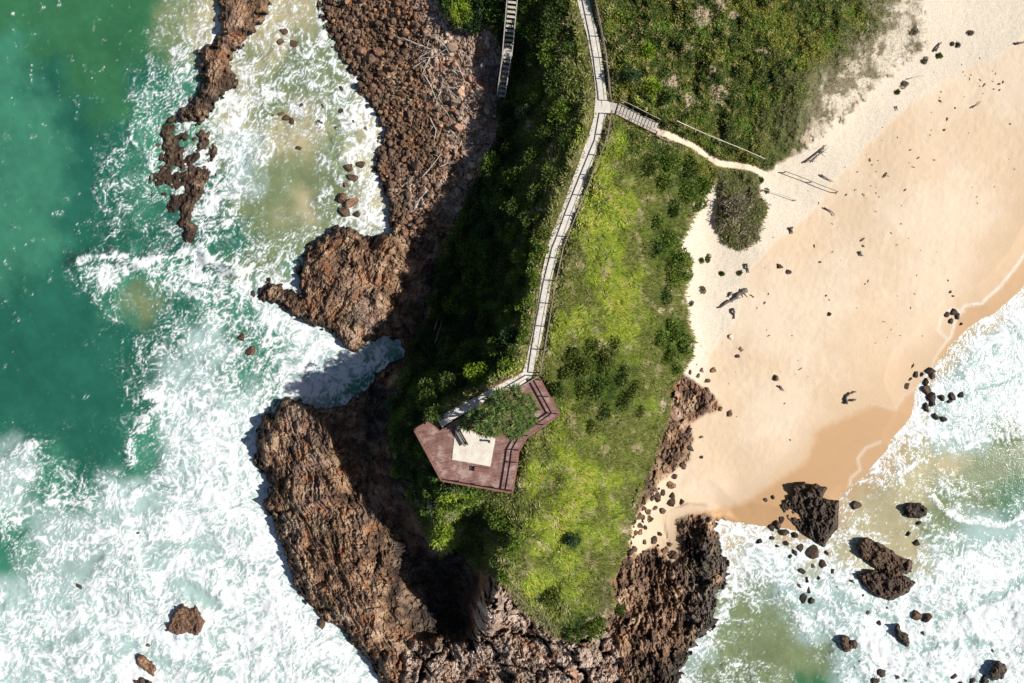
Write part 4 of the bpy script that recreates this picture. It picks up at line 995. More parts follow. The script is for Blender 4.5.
def deck_rail(pts):
    P_ = [w3(u_, v_, DECK_Z) - O for u_, v_ in pts]
    rl = MB()
    for i in range(len(P_) - 1):
        rl.bar(P_[i] + (0, 0, 1.08), P_[i + 1] + (0, 0, 1.08), .16, .06)
    r_ = rl.build('railing', M_red, dk)
    rl = MB()
    for i in range(len(P_) - 1): rl.bar(P_[i] + (0, 0, .62), P_[i + 1] + (0, 0, .62), .06, .10)
    rl.build('mid_rail', M_red, r_)
    for i in range(len(P_) - 1):
        L_ = np.linalg.norm(P_[i + 1] - P_[i]); n_ = max(1, round(L_ / 1.9))
        for k in range(n_ + (i == len(P_) - 2)):
            p = P_[i] + (P_[i + 1] - P_[i]) * k / n_; bb = MB(); bb.box((p[0], p[1], p[2] + .52), (.1, .1, 1.06)); bb.build('post', M_red, r_)
deck_rail([(426,423.5),(416.2,429),(442.7,478.3),(475,484),(512.3,490.2),(517,462.5),(518.5,450),(527,435.4),(558.6,413.8),(540,379.8)])
# benches and a bollard
def bench(u_, v_, ang, L_, back, label, mat):
    t = thing('bench', w3(u_, v_, DECK_Z + .01), label, 'bench', rz=ang)
    b = MB()
    for k in (-.16, 0, .16): b.box((0, k, .45), (L_, .13, .045))
    b.build('seat', mat, t)
    for sx_ in (-1, 1):
        b = MB(); b.box((sx_ * L_ * .38, 0, .21), (.08, .42, .42)); b.build('leg', M_dark if back else mat, t)
    if back:
        b = MB(); b.box((0, .27, .72), (L_, .045, .14), rx=-.15); b.box((0, .245, .56), (L_, .045, .12), rx=-.15); b.build('backrest', mat, t)
        for sx_ in (-1, 1): b = MB(); b.box((sx_ * L_ * .38, .24, .52), (.05, .05, .56), rx=-.15); b.build('back_support', M_dark, t)
bench(462, 437, math.radians(-61), 1.75, True, 'timber bench with a backrest on the pale slab under the spiky tree', M_rail)
bench(482.5, 469.5, math.radians(-9), 1.5, False, 'low reddish backless bench on the decking below the slab', M_red)
t = thing('bollard', w3(489.3, 440.8, DECK_Z + .05), 'small dark bollard at the top right corner of the pale slab', 'bollard')
b = MB(); b.tube([(0, 0, 0), (0, 0, .7)], [.09, .09], 10); b.build('post', M_dark, t); b = MB(); b.tube([(0, 0, .7), (0, 0, .76), (0, 0, .8)], [.12, .12, .05], 10); b.build('cap', M_dark, t)

# beach stairs from the fork
sa = w3(617, 108.5, 11.75); sb = w3(657, 128.5, 9.9)
t = thing('beach_stairs', sa, 'pale timber steps from the path fork down to the sand trail', 'stairs')
d_ = sb - sa; ang = math.atan2(d_[1], d_[0]); Lh = math.hypot(d_[0], d_[1]); nn = 13; nrm = np.array((-math.sin(ang), math.cos(ang), 0))
for k in range(nn):
    p = d_ * (k + .5) / nn; b = MB(); b.box((p[0], p[1], p[2]), (Lh / nn * .78, 1.05, .07), rz=ang); b.build('tread', M_grey, t)
for s_ in (-1, 1):
    b = MB(); b.bar(nrm * s_ * .55 + (0, 0, -.12), d_ + nrm * s_ * .55 + (0, 0, -.12), .06, .28); b.build('stringer', M_rail, t)
    b = MB(); b.bar(nrm * s_ * .62 + (0, 0, .95), d_ + nrm * s_ * .62 + (0, 0, .95), .07, .06); b.build('handrail', M_rail, t)
    for k in range(4):
        p = d_ * k / 3 + nrm * s_ * .62; b = MB(); b.box((p[0], p[1], p[2] + .3), (.09, .09, 1.4)); b.build('post', M_rail, t)
b = MB(); slabpoly(b, [(610.5,101.5),(617.5,103.5),(614,114),(610.5,112.5)], 11.89, 11.7); b.v = [tuple(np.array(p) - sa) for p in b.v]; b.build('top_board', M_grey, t)
# terrain-hugging line fence from the stairs to the beach
gp = [(675,124),(690,131),(706,138),(722,144.5),(742,152.5),(761,161)]
def wirefence(pts, label, h=.75, mat=M_grey, w_=.10):
    zs_ = [float(gz(*p)) for p in pts]; zs_ = [zs_[0]] + [(zs_[i - 1] + zs_[i] + zs_[i + 1]) / 3 for i in range(1, len(zs_) - 1)] + [zs_[-1]]
    return fence('beach_fence', label, [(p[0], p[1], z_ + .15) for p, z_ in zip(pts, zs_)], 2.4, h, ((h - .03, w_, .06),), mat)
wirefence(gp, 'thin pale rail fence through scrub beside the sand trail', 1.0, M_grey, .07)
wirefence([(784,172.5),(795,176.5),(804,180),(820,186.5),(836,192.5)], 'low dark fence line across the dry sand below the dune plants', .5, M_rail, .07)
wirefence([(764,190),(780,195),(795,200.5)], 'short faint half buried fence on the sand near the trail end', .25, M_grey, .05)
wirefence([(655,137),(663,141.5),(670,143)], 'short dark rail in the grass below the foot of the beach stairs', .7, M_rail, .09)

# timber stairs at the top left
st_ = [(521,-90,11.0),(512.5,0,8.3),(508.4,47,6.2),(507.0,59,6.2),(501.3,98,4.0)]
t = thing('timber_stairs', w3(508, 50, 5), 'long straight timber staircase with landing climbing the shaded seaward slope', 'stairs'); O = np.array(t.location)
def flight(a, b, hwid):
    A, B = w3(*a) - O, w3(*b) - O; d_ = B - A; ang = math.atan2(d_[1], d_[0]); Lh = math.hypot(d_[0], d_[1]); nn = max(2, round(Lh / .42)); nrm = np.array((-math.sin(ang), math.cos(ang), 0))
    for k in range(nn):
        p = A + d_ * (k + .5) / nn; c_ = MB(); c_.box(tuple(p), (.25, 2 * hwid - .06, .05), rz=ang); c_.build('tread', M_grey, t)
    for s_ in (-1, 1):
        c_ = MB(); c_.bar(A + nrm * s_ * hwid + (0, 0, -.1), B + nrm * s_ * hwid + (0, 0, -.1), .07, .3); c_.build('stringer', M_rail, t)
        c_ = MB(); c_.bar(A + nrm * s_ * (hwid + .03) + (0, 0, 1.0), B + nrm * s_ * (hwid + .03) + (0, 0, 1.0), .09, .06); c_.build('handrail', M_grey, t)
        m_ = max(2, round(Lh / 2.0))
        for k in range(m_ + 1):
            p = A + d_ * k / m_ + nrm * s_ * (hwid + .03); g_ = float(gz(CU + (p[0] + O[0]) / (K * (H - p[2] - O[2])), CV - (p[1] + O[1]) / (K * (H - p[2] - O[2])))) - O[2] - .3
            c_ = MB(); c_.box((p[0], p[1], (p[2] + 1.0 + g_) / 2), (.09, .09, p[2] + 1.0 - g_)); c_.build('post', M_rail, t)
flight(st_[1], st_[0], .50); flight(st_[2], st_[1], .50); flight(st_[4], st_[3], .42)
b = MB(); A, B = w3(*st_[2]) - O, w3(*st_[3]) - O; b.bar(A, B, 1.05, .07); b.build('landing', M_grey, t)
for s_ in (-1, 1): b = MB(); b.bar(A + (s_ * .53, 0, 1.0), B + (s_ * .5, 0, 1.0), .07, .06); b.build('landing_rail', M_grey, t)

# ------------------------------------------------------------------ rocks
def rockmat(name, a, b_, c_, merged=False):
    m = NT(name); P = m.pos(); n = m.noise(P, 2.2, 6, .65); n2_ = m.noise(P, 9, 4, .6)
    c = m.ramp(m.math('ADD', m.math('MULTIPLY', n, .6), m.math('MULTIPLY', n2_, .4)), [(.34, a), (.5, b_), (.66, c_)])
    oi = m.n('ShaderNodeObjectInfo'); c = m.mix(1.0, c, m.ramp(m.attr('rnd') if merged else oi.outputs['Random'], [(0, (.5, .5, .52)), (.45, (.95, .92, .9)), (.75, (1.15, .95, .85)), (1, (2.0, 1.75, 1.5))]), 'MULTIPLY')
    sp = m.n('ShaderNodeSeparateXYZ'); m.put(sp.inputs[0], P)
    c = m.mix(m.math('MULTIPLY', m.rng(m.math('ADD', sp.outputs[2], m.math('MULTIPLY', n, -.6)), .35, -.15), .6), c, (.025, .018, .014))
    return m.set(Base_Color=c, Roughness=.8, Normal=m.bump(m.math('ADD', n, m.math('MULTIPLY', n2_, .5)), .12, .8))
M_rb = rockmat('brown_rock', (.060, .040, .030), (.16, .100, .068), (.36, .25, .17))
M_rd = rockmat('dark_rock', (.022, .017, .014), (.075, .055, .042), (.22, .165, .115))
M_rt = rockmat('tan_rock', (.24, .15, .10), (.38, .26, .19), (.54, .42, .33))
M_rg = rockmat('pale_rock', (.50, .47, .43), (.62, .60, .56), (.75, .74, .72))
M_rm = rockmat('boulder_rock', (.060, .040, .030), (.16, .100, .068), (.36, .25, .17), True)
import bmesh
ICO = {}
for lv in (2, 3, 4):
    bm = bmesh.new(); bmesh.ops.create_icosphere(bm, subdivisions=lv, radius=1); bm.verts.ensure_lookup_table()
    ICO[lv] = (np.array([v_.co[:] for v_ in bm.verts]), np.array([[v_.index for v_ in f.verts] for f in bm.faces])); bm.free()
def rockshape(lv, seed, cuts=24, rough=.10):
    q = np.random.default_rng(seed); V_, F_ = ICO[lv]; V_ = V_.copy()
    for _ in range(cuts):
        n = q.normal(size=3); n[2] *= .8; n /= np.linalg.norm(n); d = q.uniform(.46, .82); e = V_ @ n - d; V_ -= np.maximum(e, 0)[:, None] * n * .96
    s_ = seed % 97
    nz = fbm(V_[:, 0] * 1.7 + s_, V_[:, 1] * 1.7 + V_[:, 2] * 2.1, 3, 400) + .5 * fbm(V_[:, 0] * 5 + s_, V_[:, 1] * 5 + V_[:, 2] * 4, 2, 401)
    return V_ * (1 + rough * nz[:, None] * 2), F_
def small_rock(u_, v_, r_px, mat, label, group=None, name='rock', asp=None, h=None, z_=None, lv=3, cat='rock', ang=None, sink=.35):
    seed = int(u_ * 31 + v_ * 17) & 0xffff; q = np.random.default_rng(seed)
    asp = asp or q.uniform(.62, .95); V_, F_ = rockshape(lv, seed)
    zg = float(gz(u_, v_)) if z_ is None else z_; zg = max(zg, -.12) if z_ is None else zg
    r = r_px * K * (H - zg); h = h or r * q.uniform(.55, .85); an = q.uniform(0, 3.14) if ang is None else ang
    V_ = V_ * np.array((r * 1.12, r * asp * 1.12, h)); ca, sa_ = math.cos(an), math.sin(an); V_ = V_ @ np.array([[ca, sa_, 0], [-sa_, ca, 0], [0, 0, 1]])
    o = mesh_np(name, V_, F_, mat=mat); o.location = w3(u_, v_, zg + h * (1 - 2 * sink) * .5); return tag(o, label, cat, group)
def poly_rock(poly, h, mat, label, ang=.4, name='rock', amp=.35, lip=5, base=-.6, a=.6, b=1.6, slope=(0, 0)):
    """a rock with a traced outline: real relief, walls reaching below the water or sand"""
    P_ = np.array(poly, float); z0_ = max(.0, float(np.mean([gz(p[0], p[1]) for p in poly])))
    u_ = np.arange(P_[:, 0].min() - 4, P_[:, 0].max() + 4.1, .8); v_ = np.arange(P_[:, 1].min() - 4, P_[:, 1].max() + 4.1, .8); U_, V_ = np.meshgrid(u_, v_)
    d, _ = segdist(poly, True, U_, V_); ins = np.zeros(U_.shape, bool); n = len(P_)
    for i in range(n):
        x1, y1 = P_[i]; x2, y2 = P_[(i + 1) % n]
        if y1 != y2: ins ^= ((y1 > V_) != (y2 > V_)) & (U_ < (x2 - x1) * (V_ - y1) / (y2 - y1) + x1)
    d = np.where(ins, d, -d) + fbm(U_ / 4, V_ / 4, 3, int(P_[0, 0])) * 2.4
    X_ = wx(U_, z0_); Y_ = wy(V_, z0_); s_ = int(P_[0, 0] + P_[0, 1])
    h *= .52; amp *= .8; lip = min(lip, 3.5)
    top = h * sst(0, lip, d) * (.75 + .5 * fbm(X_ / 1.6, Y_ / 1.6, 2, s_)) + slope[0] * (U_ - P_[:, 0].mean()) / 20 * sst(0, lip, d) + slope[1] * (V_ - P_[:, 1].mean()) / 20 * sst(0, lip, d)
    Z_ = z0_ + np.where(d > 0, .22 * sst(0, 1.5, d) + top + sst(0, 3, d) * strata(X_, Y_, ang, a, b, amp, s_), d * .35)
    Z_ = np.maximum(Z_, z0_ + base); k = fc(d) > -3.2
    ny_, nx_ = U_.shape; ii = np.arange(ny_ * nx_).reshape(ny_, nx_); Q = np.stack([ii[1:, :-1], ii[1:, 1:], ii[:-1, 1:], ii[:-1, :-1]], -1).reshape(-1, 4)[k]
    CO = np.stack([wx(U_, Z_), wy(V_, Z_), Z_], -1).reshape(-1, 3); O_ = w3(P_[:, 0].mean(), P_[:, 1].mean(), z0_)
    us, inv = np.unique(Q, return_inverse=True); o = mesh_np(name, CO[us] - O_, inv.reshape(Q.shape), mat=mat); o.location = O_
    return tag(o, label, 'rock')
poly_rock([(776.7,506),(792.5,493),(793.4,484),(805.7,481.4),(808,489),(812.7,484),(827.7,486.7),(823,498),(839,501.6),(837,528),(823,546.5),(800,531.5)], 1.7, M_rd, 'biggest dark rock at the beach edge, pointed like a diamond on wet sand', .3, lip=9, amp=.4, slope=(.6, -.5))
poly_rock([(856,545),(865,537),(877,541),(892,550),(900,556),(913,560),(912,572),(896,579),(880,573),(872,566),(860,558)], 1.0, M_rd, 'broad dark rock in the right-hand surf, upper half of a split pair', .5)
poly_rock([(855,575),(864,572),(872.4,569),(888,574),(906,575),(916,583),(908,593),(891,601),(876,598),(861,584)], 1.1, M_rd, 'broad dark rock in the right-hand surf, lower half of a split pair', .5)
poly_rock([(903,507),(909,502),(920,503),(928,508),(927,516),(917,519),(904,517)], .75, M_rd, 'dark foam-topped rock in shallow surf right of the beach', .3)
poly_rock([(840,636),(846,633),(852,640),(857,639),(859,648),(852,650),(846,655),(840,648)], .8, M_rd, 'dark jagged rock beside olive water in the lower right surf', .3)
poly_rock([(988,672),(992,666),(999,660),(1006,664),(1008,672),(1003,679),(992,682)], 1.3, M_rd, 'tall brown black rock near the bottom right corner of the surf', .3)
poly_rock([(894,625),(899,623),(902,631),(908,634),(911,643),(907,648),(900,642),(895,638)], .7, M_rd, 'ragged upright dark rock in lower right surf below two paired blocks', .3)
poly_rock([(165,631),(172,612),(183,602),(190,608),(196,603),(206,622),(199,637),(188,634),(176,636)], 1.4, M_rb, 'large brown rock breaking the white surf, lower left', .2)
poly_rock([(136,655),(143,654),(157,667),(153,677),(136,665)], .7, M_rb, 'slanted brown block in the lower left surf below the large rock', .7)
poly_rock([(133,681),(142,676),(152,682),(150,694),(134,694)], .6, M_rb, 'brown rock cut by the bottom edge in the lower left surf', .3)
G2 = 'rocks in the right-hand surf'; L2 = 'small dark rock half drowned in the right-hand surf'
for (a, b_, r) in ((794.6,535,4),(784,532,5),(776,523,5),(771,527,4),(780,519,4),(758.8,541.5,3.5),(772,538,3),(813,552,7),(800,548,4),(794,552,3.5),(789,556,3),(822,562.6,4.5),(801,571,4),(851,581,3.5),(808,590,4),(803,598,5),(832,571,3.5),(878,623,3),(946.5,651,3.5),(948,657,3.5),(953,676,4),(972,680,5),(983,680,5),(897,677,5),(904,680,4),(880,673,5),(876,680,5),(916,543,3.5),(837,586,3),(921,632,3),(961,684,4),(862,595,2.6),(812,566,3),(806,580,3.6),(798,586,4.4),(812,600,4),(818,578,2.6),(826,553,3),(776,546,3),(786,543,3.4),(868,612,2.6),(886,607,2.4),(858,660,3),(868,668,3.4),(918,523,3),(908,534,2.6),(934,640,2.6),(990,650,2.6)):
    small_rock(a, b_, r * 1.35, M_rd, L2, G2, z_=-.08, sink=.38)
small_rock(856.5, 505, 6, M_rd, 'squarish flat dark block in the shallow water right of the diamond rock', z_=.05, asp=.8, h=.45, ang=-.1)
small_rock(917, 614.5, 6.2, M_rb, 'rounded brownish block, left of two touching blocks in the lower right surf', z_=.1, asp=.9)
small_rock(927.5, 617, 6.2, M_rb, 'brownish block, right of two touching blocks in the lower right surf', z_=.1, asp=.85)
G3 = 'rocks in the foam inside the rock ridge'; L3 = 'small dark rock poking out of foam inside the long ridge'
for (a, b_, r) in ((302,106,3),(287,118,5),(282,114,3.5),(292,122,4),(324,107,4),(341,88,3),(321,123,4),(336,128,3),(341,111,4),(299,148,4),(285,34,5),(294,44,5),(280,42,4.5),(378,114,3),(378,126,3),(380,138,3),(361,93,4),(368,99,4),(361,165,4.5),(375,170,4),(273,116,3),(352,122,3),(366,128,3)):
    small_rock(a, b_, r * 1.25, M_rb, L3, G3, z_=-.04, sink=.4)
G4 = 'rocks between boulder shore and rounded outcrop'; L4 = 'brown rock in the cluster between boulder shore and rounded outcrop'
for (a, b_, r) in ((349,168,6),(354,178,6.5),(343,198,7),(352,203,8),(343,212,7),(357,214,5),(346,185,4)):
    small_rock(a, b_, r, M_rb, L4, G4, z_=.1)
G5 = 'wave-washed rocks trailing from the ridge'; L5 = 'brown wave-washed rock in the string trailing below the long ridge'
for (a, b_, r) in ((160,146,6.5),(171,142,7),(173,150,4.5),(195,140,8),(199,149,6),(188,152,5.5),(207,168,6),(197,173,6.5),(184,169,5),(157,176,5.5),(166,174,4),(177,183,6.5),(178,198,6),(175,206,4),(184,209,5.5),(193,238,6),(198,246,4),(223,262,3.5)):
    small_rock(a, b_, r * .8, M_rb, L5, G5, z_=-.10, sink=.42)
small_rock(322, 624, 6.5, M_rb, 'small brown rock at the foam edge of the long rock shelf', z_=.05, ang=1.4)
small_rock(242, 337, 6, M_rb, 'dark brown rock in the foam left of the white breaking wave, upper one', z_=.0)
small_rock(252, 350, 8, M_rb, 'low brown rock in the foam left of the white breaking wave, lower one', z_=-.15, h=.7)
small_rock(253, 293, 4, M_rb, 'tiny brown rock at the tip of the thin arm of the rounded outcrop', z_=0)
small_rock(138, 533, 3, M_rb, 'tiny brown rock alone in the white surf, middle left', z_=.1)
small_rock(79, 586, 4.5, M_rb, 'small brown rock with a teal pool beside it, far left surf', z_=0)
small_rock(148.5, 645, 3.2, M_rb, 'tiny brown rock just above the slanted block in the lower left surf', z_=.05)
# rocks on the beach
G6 = 'rock cluster at the water edge'; L6 = 'black rock in the tight cluster where the beach meets the foam'
for (a, b_, r) in ((911,365,4),(905,372,3.6),(915,374,4),(909,379,3),(906,386,4),(922,374,2.8),(930,371,4.2),(933,376,3.4),(926,382,3.6),(927,390,5),(931,397,5.5),(926,407,4.2),(932,403,4),(942,398,4.4),(952,397,4.6),(961,395,3.6),(936,417,4),(943,419,3.6),(950,401,3)):
    small_rock(a, b_, r * 1.25, M_rd, L6, G6, z_=.05, h=r * .09)
G7 = 'black rocks on the smooth sand by the upper water edge'
for (a, b_, r) in ((946.5,315,3.6),(953.5,311,4.2),(957,316,3.6),(951,321,3.8),(961,324,2.2),(950.5,292,2.2),(953,296,2)):
    small_rock(a, b_, r, M_rd, 'black rock in the small foam-ringed cluster above the larger shoreline cluster', G7, h=r * .09)
for (a, b_, r, lb, mt) in ((779.7,266.4,4,'dark rounded rock on the upper beach, left of a close pair',M_rd),(789,272,4.5,'dark rounded rock on the upper beach, right of a close pair',M_rd),(730.8,336.8,4,'grey rounded rock alone on the sand below the big driftwood log',M_rg),(741,349,3,'small grey brown rock on sand, upper of a close pair below the grey rock',M_rt),(737.5,356,3,'small dark rock on sand, lower of a close pair below the grey rock',M_rd),(729.5,413.7,5,'dark rounded rock on the sand right of the low outcrop',M_rb),(775.4,378,4.2,'dark wedge-shaped rock alone on the middle of the beach',M_rd),(701.5,457,2.6,'tiny dark rock alone on the lower beach near the slope foot',M_rd),(765.5,500,3,'small dark rock on wet sand, left of a pair by the diamond rock',M_rd),(773,497,3,'small dark rock on wet sand, right of a pair by the diamond rock',M_rd),(829.6,314,3,'small dark rock near the centre of the beach',M_rd),(816,485,3.4,'small dark rock touching the top of the diamond rock',M_rd),(798,487,3.6,'dark knob of rock at the upper left of the diamond rock',M_rd)):
    small_rock(a, b_, r, mt, lb)
t_ = [(845,402),(846,396),(850,392.5),(855,392)]
G8 = 'rocks at the foot of the grassy slope'; L8 = 'dark brown rock lying at the foot of the grassy slope beside the sand'
for (a, b_, r) in ((707.7,381,3.6),(713,370,3.6),(707.7,390,3),(714,405,3),(720,409,3),(674.5,477,3.4),(668.7,483.4,3.6),(657.5,498,5.5),(663,492,3.5),(671,503,5),(672,495,3.5),(681.5,502,3.6),(662.6,510.8,4),(654,540,4.5),(660,534,3),(644,542,3),(664,552,4),(638.7,516.5,4.5),(650,520,3),(645,528,3),(690,448,3.5),(684,466,4),(698,376,3),(690,372,2.6),(702,370,2.6),(668,470,4),(640,532,3.5),(655,508,3.5),(648,512,4),(676,556,4),(670,545,3),(684,540,3.5),(633,548,3)):
    small_rock(a, b_, r * 1.2, M_rb if int(a) % 3 else M_rd, L8, G8)
q = np.random.default_rng(321); SL = np.array([(690,436),(684,452),(668,474),(652,496),(640,515),(630,536),(640,552),(662,556),(682,560)], float); n8 = 0
while n8 < 62:
    k = q.uniform(0, len(SL) - 1.001); i = int(k); p = SL[i] + (SL[i + 1] - SL[i]) * (k - i) + q.normal(size=2) * (5.5, 5.5)
    if samp(veg_m, p[0], p[1]) > .5 or samp(D_land, p[0], p[1]) < 6: continue
    small_rock(p[0], p[1], q.uniform(1.5, 4.6) * (.8 + .5 * q.random()), (M_rb, M_rd, M_rd)[n8 % 3], L8, G8, asp=q.uniform(.5, .9)); n8 += 1
for (a, b_, r, lb) in ((495,107,2.2,'small pale rock just below the foot of the timber stairs'),(494.5,116,2.6,'white rock in shade, second below the foot of the timber stairs'),(478.5,142,3.2,'pale pink rock on the sunlit edge of the boulder shore'),(481,159,2.6,'pale rock in deep shade beside the boulder shore, lowest of four'),(485,120,3,'pale rock at the upper edge of the boulder shore near the stairs')):
    small_rock(a, b_, r, M_rg, lb, sink=.25)

# boulder shore: the 300 largest are things, the rest one mass
BF = [(330,-60),(324,10),(330,34),(343,54),(354,72),(362,91),(380,114),(388,128),(382,142),(380,160),(384,180),(394,205),(396,228),(408,262),(424,258),(440,240),(452,215),(470,190),(486,158),(488,120),(478,84),(466,50),(448,26),(436,4),(420,-60)]
D_bf = sdf(BF)
q = np.random.default_rng(77); rocks = []; grid = {}
def tryadd(u_, v_, r, sep):
    gi, gj = int(u_ // 12), int(v_ // 12)
    for a in (-1, 0, 1):
        for b_ in (-1, 0, 1):
            for (x_, y_, r2) in grid.get((gi + a, gj + b_), ()):
                if (u_ - x_) ** 2 + (v_ - y_) ** 2 < (sep * (r + r2)) ** 2: return False
    grid.setdefault((gi, gj), []).append((u_, v_, r)); rocks.append((u_, v_, r)); return True
for rad, cnt in ((6.5, 30), (5, 120), (3.8, 500), (2.8, 1700), (1.9, 5000), (1.4, 6000)):
    for _ in range(cnt):
        u_ = q.uniform(320, 495); v_ = q.uniform(-50, 270); r = rad * q.uniform(.85, 1.2)
        if samp(D_bf, u_, v_) < 1: continue
        up = sst(385, 440, u_ - .12 * v_)
        if rad < 6 and q.random() < up * .8: continue
        tryadd(u_, v_, r, .74)
rocks.sort(key=lambda a: -a[2])
infr = [r for r in rocks if r[1] > -4]; big = infr[:290]; bigset = set(big); rest = [r for r in rocks if r not in bigset]
SH = [rockshape(2, 900 + i, 22, .07) for i in range(14)]; meshes = {}
LB = 'reddish brown boulder among the packed boulders of the left shore'
for (u_, v_, r) in big:
    k = int(q.integers(14)); mi = 1 if q.random() < sst(410, 450, u_ - .1 * v_) * .8 else 0
    if (k, mi) not in meshes:
        V_, F_ = SH[k]; o = mesh_np('boulder', V_, F_, mat=(M_rb, M_rt)[mi]); meshes[(k, mi)] = o.data
    else: o = bpy.data.objects.new('boulder', meshes[(k, mi)]); C.objects.link(o)
    zg = float(gz(u_, v_)); rr = r * K * (H - zg); o.location = w3(u_, v_, zg + rr * .3); o.scale = (rr * 1.1, rr * q.uniform(.7, 1), rr * q.uniform(.6, .9)); o.rotation_euler = (0, 0, q.uniform(0, 6.28))
    tag(o, LB, 'boulder', 'boulders of the left shore')
VV, FF_, RR_, nv = [], [], [], 0
for (u_, v_, r) in rest:
    V_, F_ = SH[int(q.integers(14))]; zg = float(gz(u_, v_)); rr = r * K * (H - zg); a = q.uniform(0, 6.28); ca, sa_ = math.cos(a), math.sin(a)
    Z_ = V_ * np.array((rr * 1.1, rr * q.uniform(.7, 1), rr * q.uniform(.6, .9))); Z_ = Z_ @ np.array([[ca, sa_, 0], [-sa_, ca, 0], [0, 0, 1]]) + w3(u_, v_, zg + rr * .25)
    VV.append(Z_); RR_.append(np.full(len(Z_), np.clip(q.random() * .8 + .3 * float(sst(400, 450, u_ - .1 * v_)), 0, 1))); FF_.append(F_ + nv); nv += len(Z_)
o = mesh_np('small_boulders', np.concatenate(VV), np.concatenate(FF_), dict(rnd=np.concatenate(RR_)), mat=M_rm); tag(o, kind='stuff')

# ------------------------------------------------------------------ driftwood
m = NT('driftwood'); nn_ = m.noise(m.pos(), 7, 4); M_dw = m.set(Base_Color=m.ramp(nn_, [(.3, (.34, .29, .25)), (.7, (.62, .56, .50))]), Normal=m.bump(nn_, .03))
m = NT('dark_driftwood'); nn_ = m.noise(m.pos(), 7, 4); M_dwd = m.set(Base_Color=m.ramp(nn_, [(.3, (.06, .05, .045)), (.7, (.24, .20, .17))]), Normal=m.bump(nn_, .03))
def log(pts, r, label, mat=M_dw, branch=0, group=None, lift=.12, name='driftwood_log'):
    P_ = [w3(a, b_, float(gz(a, b_)) + lift) for a, b_ in pts]; O_ = P_[0]; q = np.random.default_rng(int(pts[0][0] * 7 + pts[0][1]))
    # smooth the run so it lies as a rigid piece
    zs_ = np.array([p[2] for p in P_]); a_, b_ = np.polyfit(range(len(zs_)), zs_, 1) if len(zs_) > 2 else (zs_[1] - zs_[0], zs_[0])
    for i, p in enumerate(P_): p[2] = max(a_ * i + b_, .0) + lift * .5
    t_ = [p - O_ for p in P_]; dense = []
    for i in range(len(t_) - 1):
        for k in range(3): dense.append(t_[i] + (t_[i + 1] - t_[i]) * k / 3 + q.normal(size=3) * r * .35)
    dense.append(t_[-1]); n = len(dense); b2 = MB(); b2.tube(dense, [r * (1.15 - .75 * i / (n - 1)) for i in range(n)], 8)
    for _ in range(branch):
        i = int(q.integers(1, n - 1)); a = q.uniform(0, 6.28); e = dense[i] + np.array((math.cos(a), math.sin(a), .25)) * q.uniform(.5, 1.1)
        b2.tube([dense[i], (dense[i] + e) / 2 + (0, 0, .06), e], [r * .5, r * .35, r * .18], 5)
    o = b2.build(name, mat, smooth=True); o.location = O_; return tag(o, label, 'driftwood', group)
GD = 'bleached driftwood on the boulder shore'; LD = 'bleached grey driftwood branch strewn over the boulder shore'
log([(396,37),(408,41),(419,45),(430.6,49)], .10, 'long straight bleached log with forked root end, highest on the boulder shore', branch=3)
for p in ([(412,68.5),(423,62),(434,56),(446,50)],[(423,74),(430,84),(435,97),(438,105)],[(440,105),(445,110),(450,118)],[(435,37),(443,44),(451,55)],[(424,34),(436,39),(444,46)],[(440,83),(450,91),(459,99)],[(441,91),(438,99),(436,107)],[(422,178),(432,166),(442,153)],[(439,167),(448,164),(456,163)],[(430,58),(427,66),(421,76)],[(446,88),(455,88),(466,92)],[(455,60),(461,72),(466,84)],[(418,58),(427,54),(434,50)],[(430,118),(436,130),(434,142)],[(450,130),(458,138)],[(452,70),(458,76)],[(405,185),(414,176)],[(414,210),(420,199),(428,190)]):
    log(p, .065, LD, branch=2, group=GD, lift=.3)
for p in ([(434,331),(437,322),(441.5,312)],[(435,343),(439,331),(442.5,319.5)]):
    log(p, .07, 'pale bleached trunk lying in the deep shade beside the inlet', group='pale trunks in the shade', lift=.35)
log([(746,290),(739,294),(733,299),(726,303),(718.5,307.5)], .24, 'large dark driftwood log lying on the sand near the beach edge bushes', M_dwd, 3)
log([(731,292),(728,297)], .13, 'short dark driftwood stub just above the large log', M_dwd)
log([(733,309),(734,314),(734.5,319)], .15, 'upright-lying dark driftwood stick just below the large log', M_dwd)
log([(746,264),(747,268),(749,273)], .13, 'small dark driftwood stick on dry sand above the large log', M_dwd)
log([(804,163),(812,157),(820,150),(826,145)], .09, 'dark branching driftwood by the dune plants, beside the thin fence line', M_dwd, 5)
log([(812,162),(818,156),(824,151)], .07, 'thin pale driftwood branch crossing the dark branching one', M_dw, 2)
log([(821,175),(827,178.5),(833,182)], .08, 'straight thin driftwood pole on sand above the low fence line', M_dwd)
log([(935,51),(938,46),(941,42)], .12, 'dark driftwood piece on the sand at the edge of the dune plants, top right', M_dwd)
log([(908,79),(917,77),(925,75)], .05, 'thin pale driftwood stick on white sand, upper right', M_dw)
log([(896.5,106),(897,111)], .08, 'short dark driftwood stick on white sand, upper right', M_dwd)
log([(972,108),(977,105),(981,101)], .06, 'thin dark driftwood stick far up the beach on the right', M_dwd)
log([(1016,44),(1021,43),(1030,42)], .13, 'dark driftwood stick at the right edge of the upper beach', M_dwd)
log([(790,228),(791.5,234)], .15, 'short thick dark driftwood above the pair of rounded rocks', M_dwd)
log([(779,386),(784,391)], .10, 'small dark driftwood stick below the wedge-shaped rock', M_dwd)
log([(846,403),(846,397),(850,393),(856,392)], .17, 'curved black driftwood on smooth sand near the wet hollow', M_dwd)
log([(851,401),(856,399)], .13, 'short black driftwood lying inside the curved piece', M_dwd)
log([(859,252),(863,256)], .13, 'short dark driftwood on the middle of the beach', M_dwd)
log([(824,208),(832,212),(834,216)], .07, 'thin dark driftwood at the lower end of the low fence line', M_dwd)

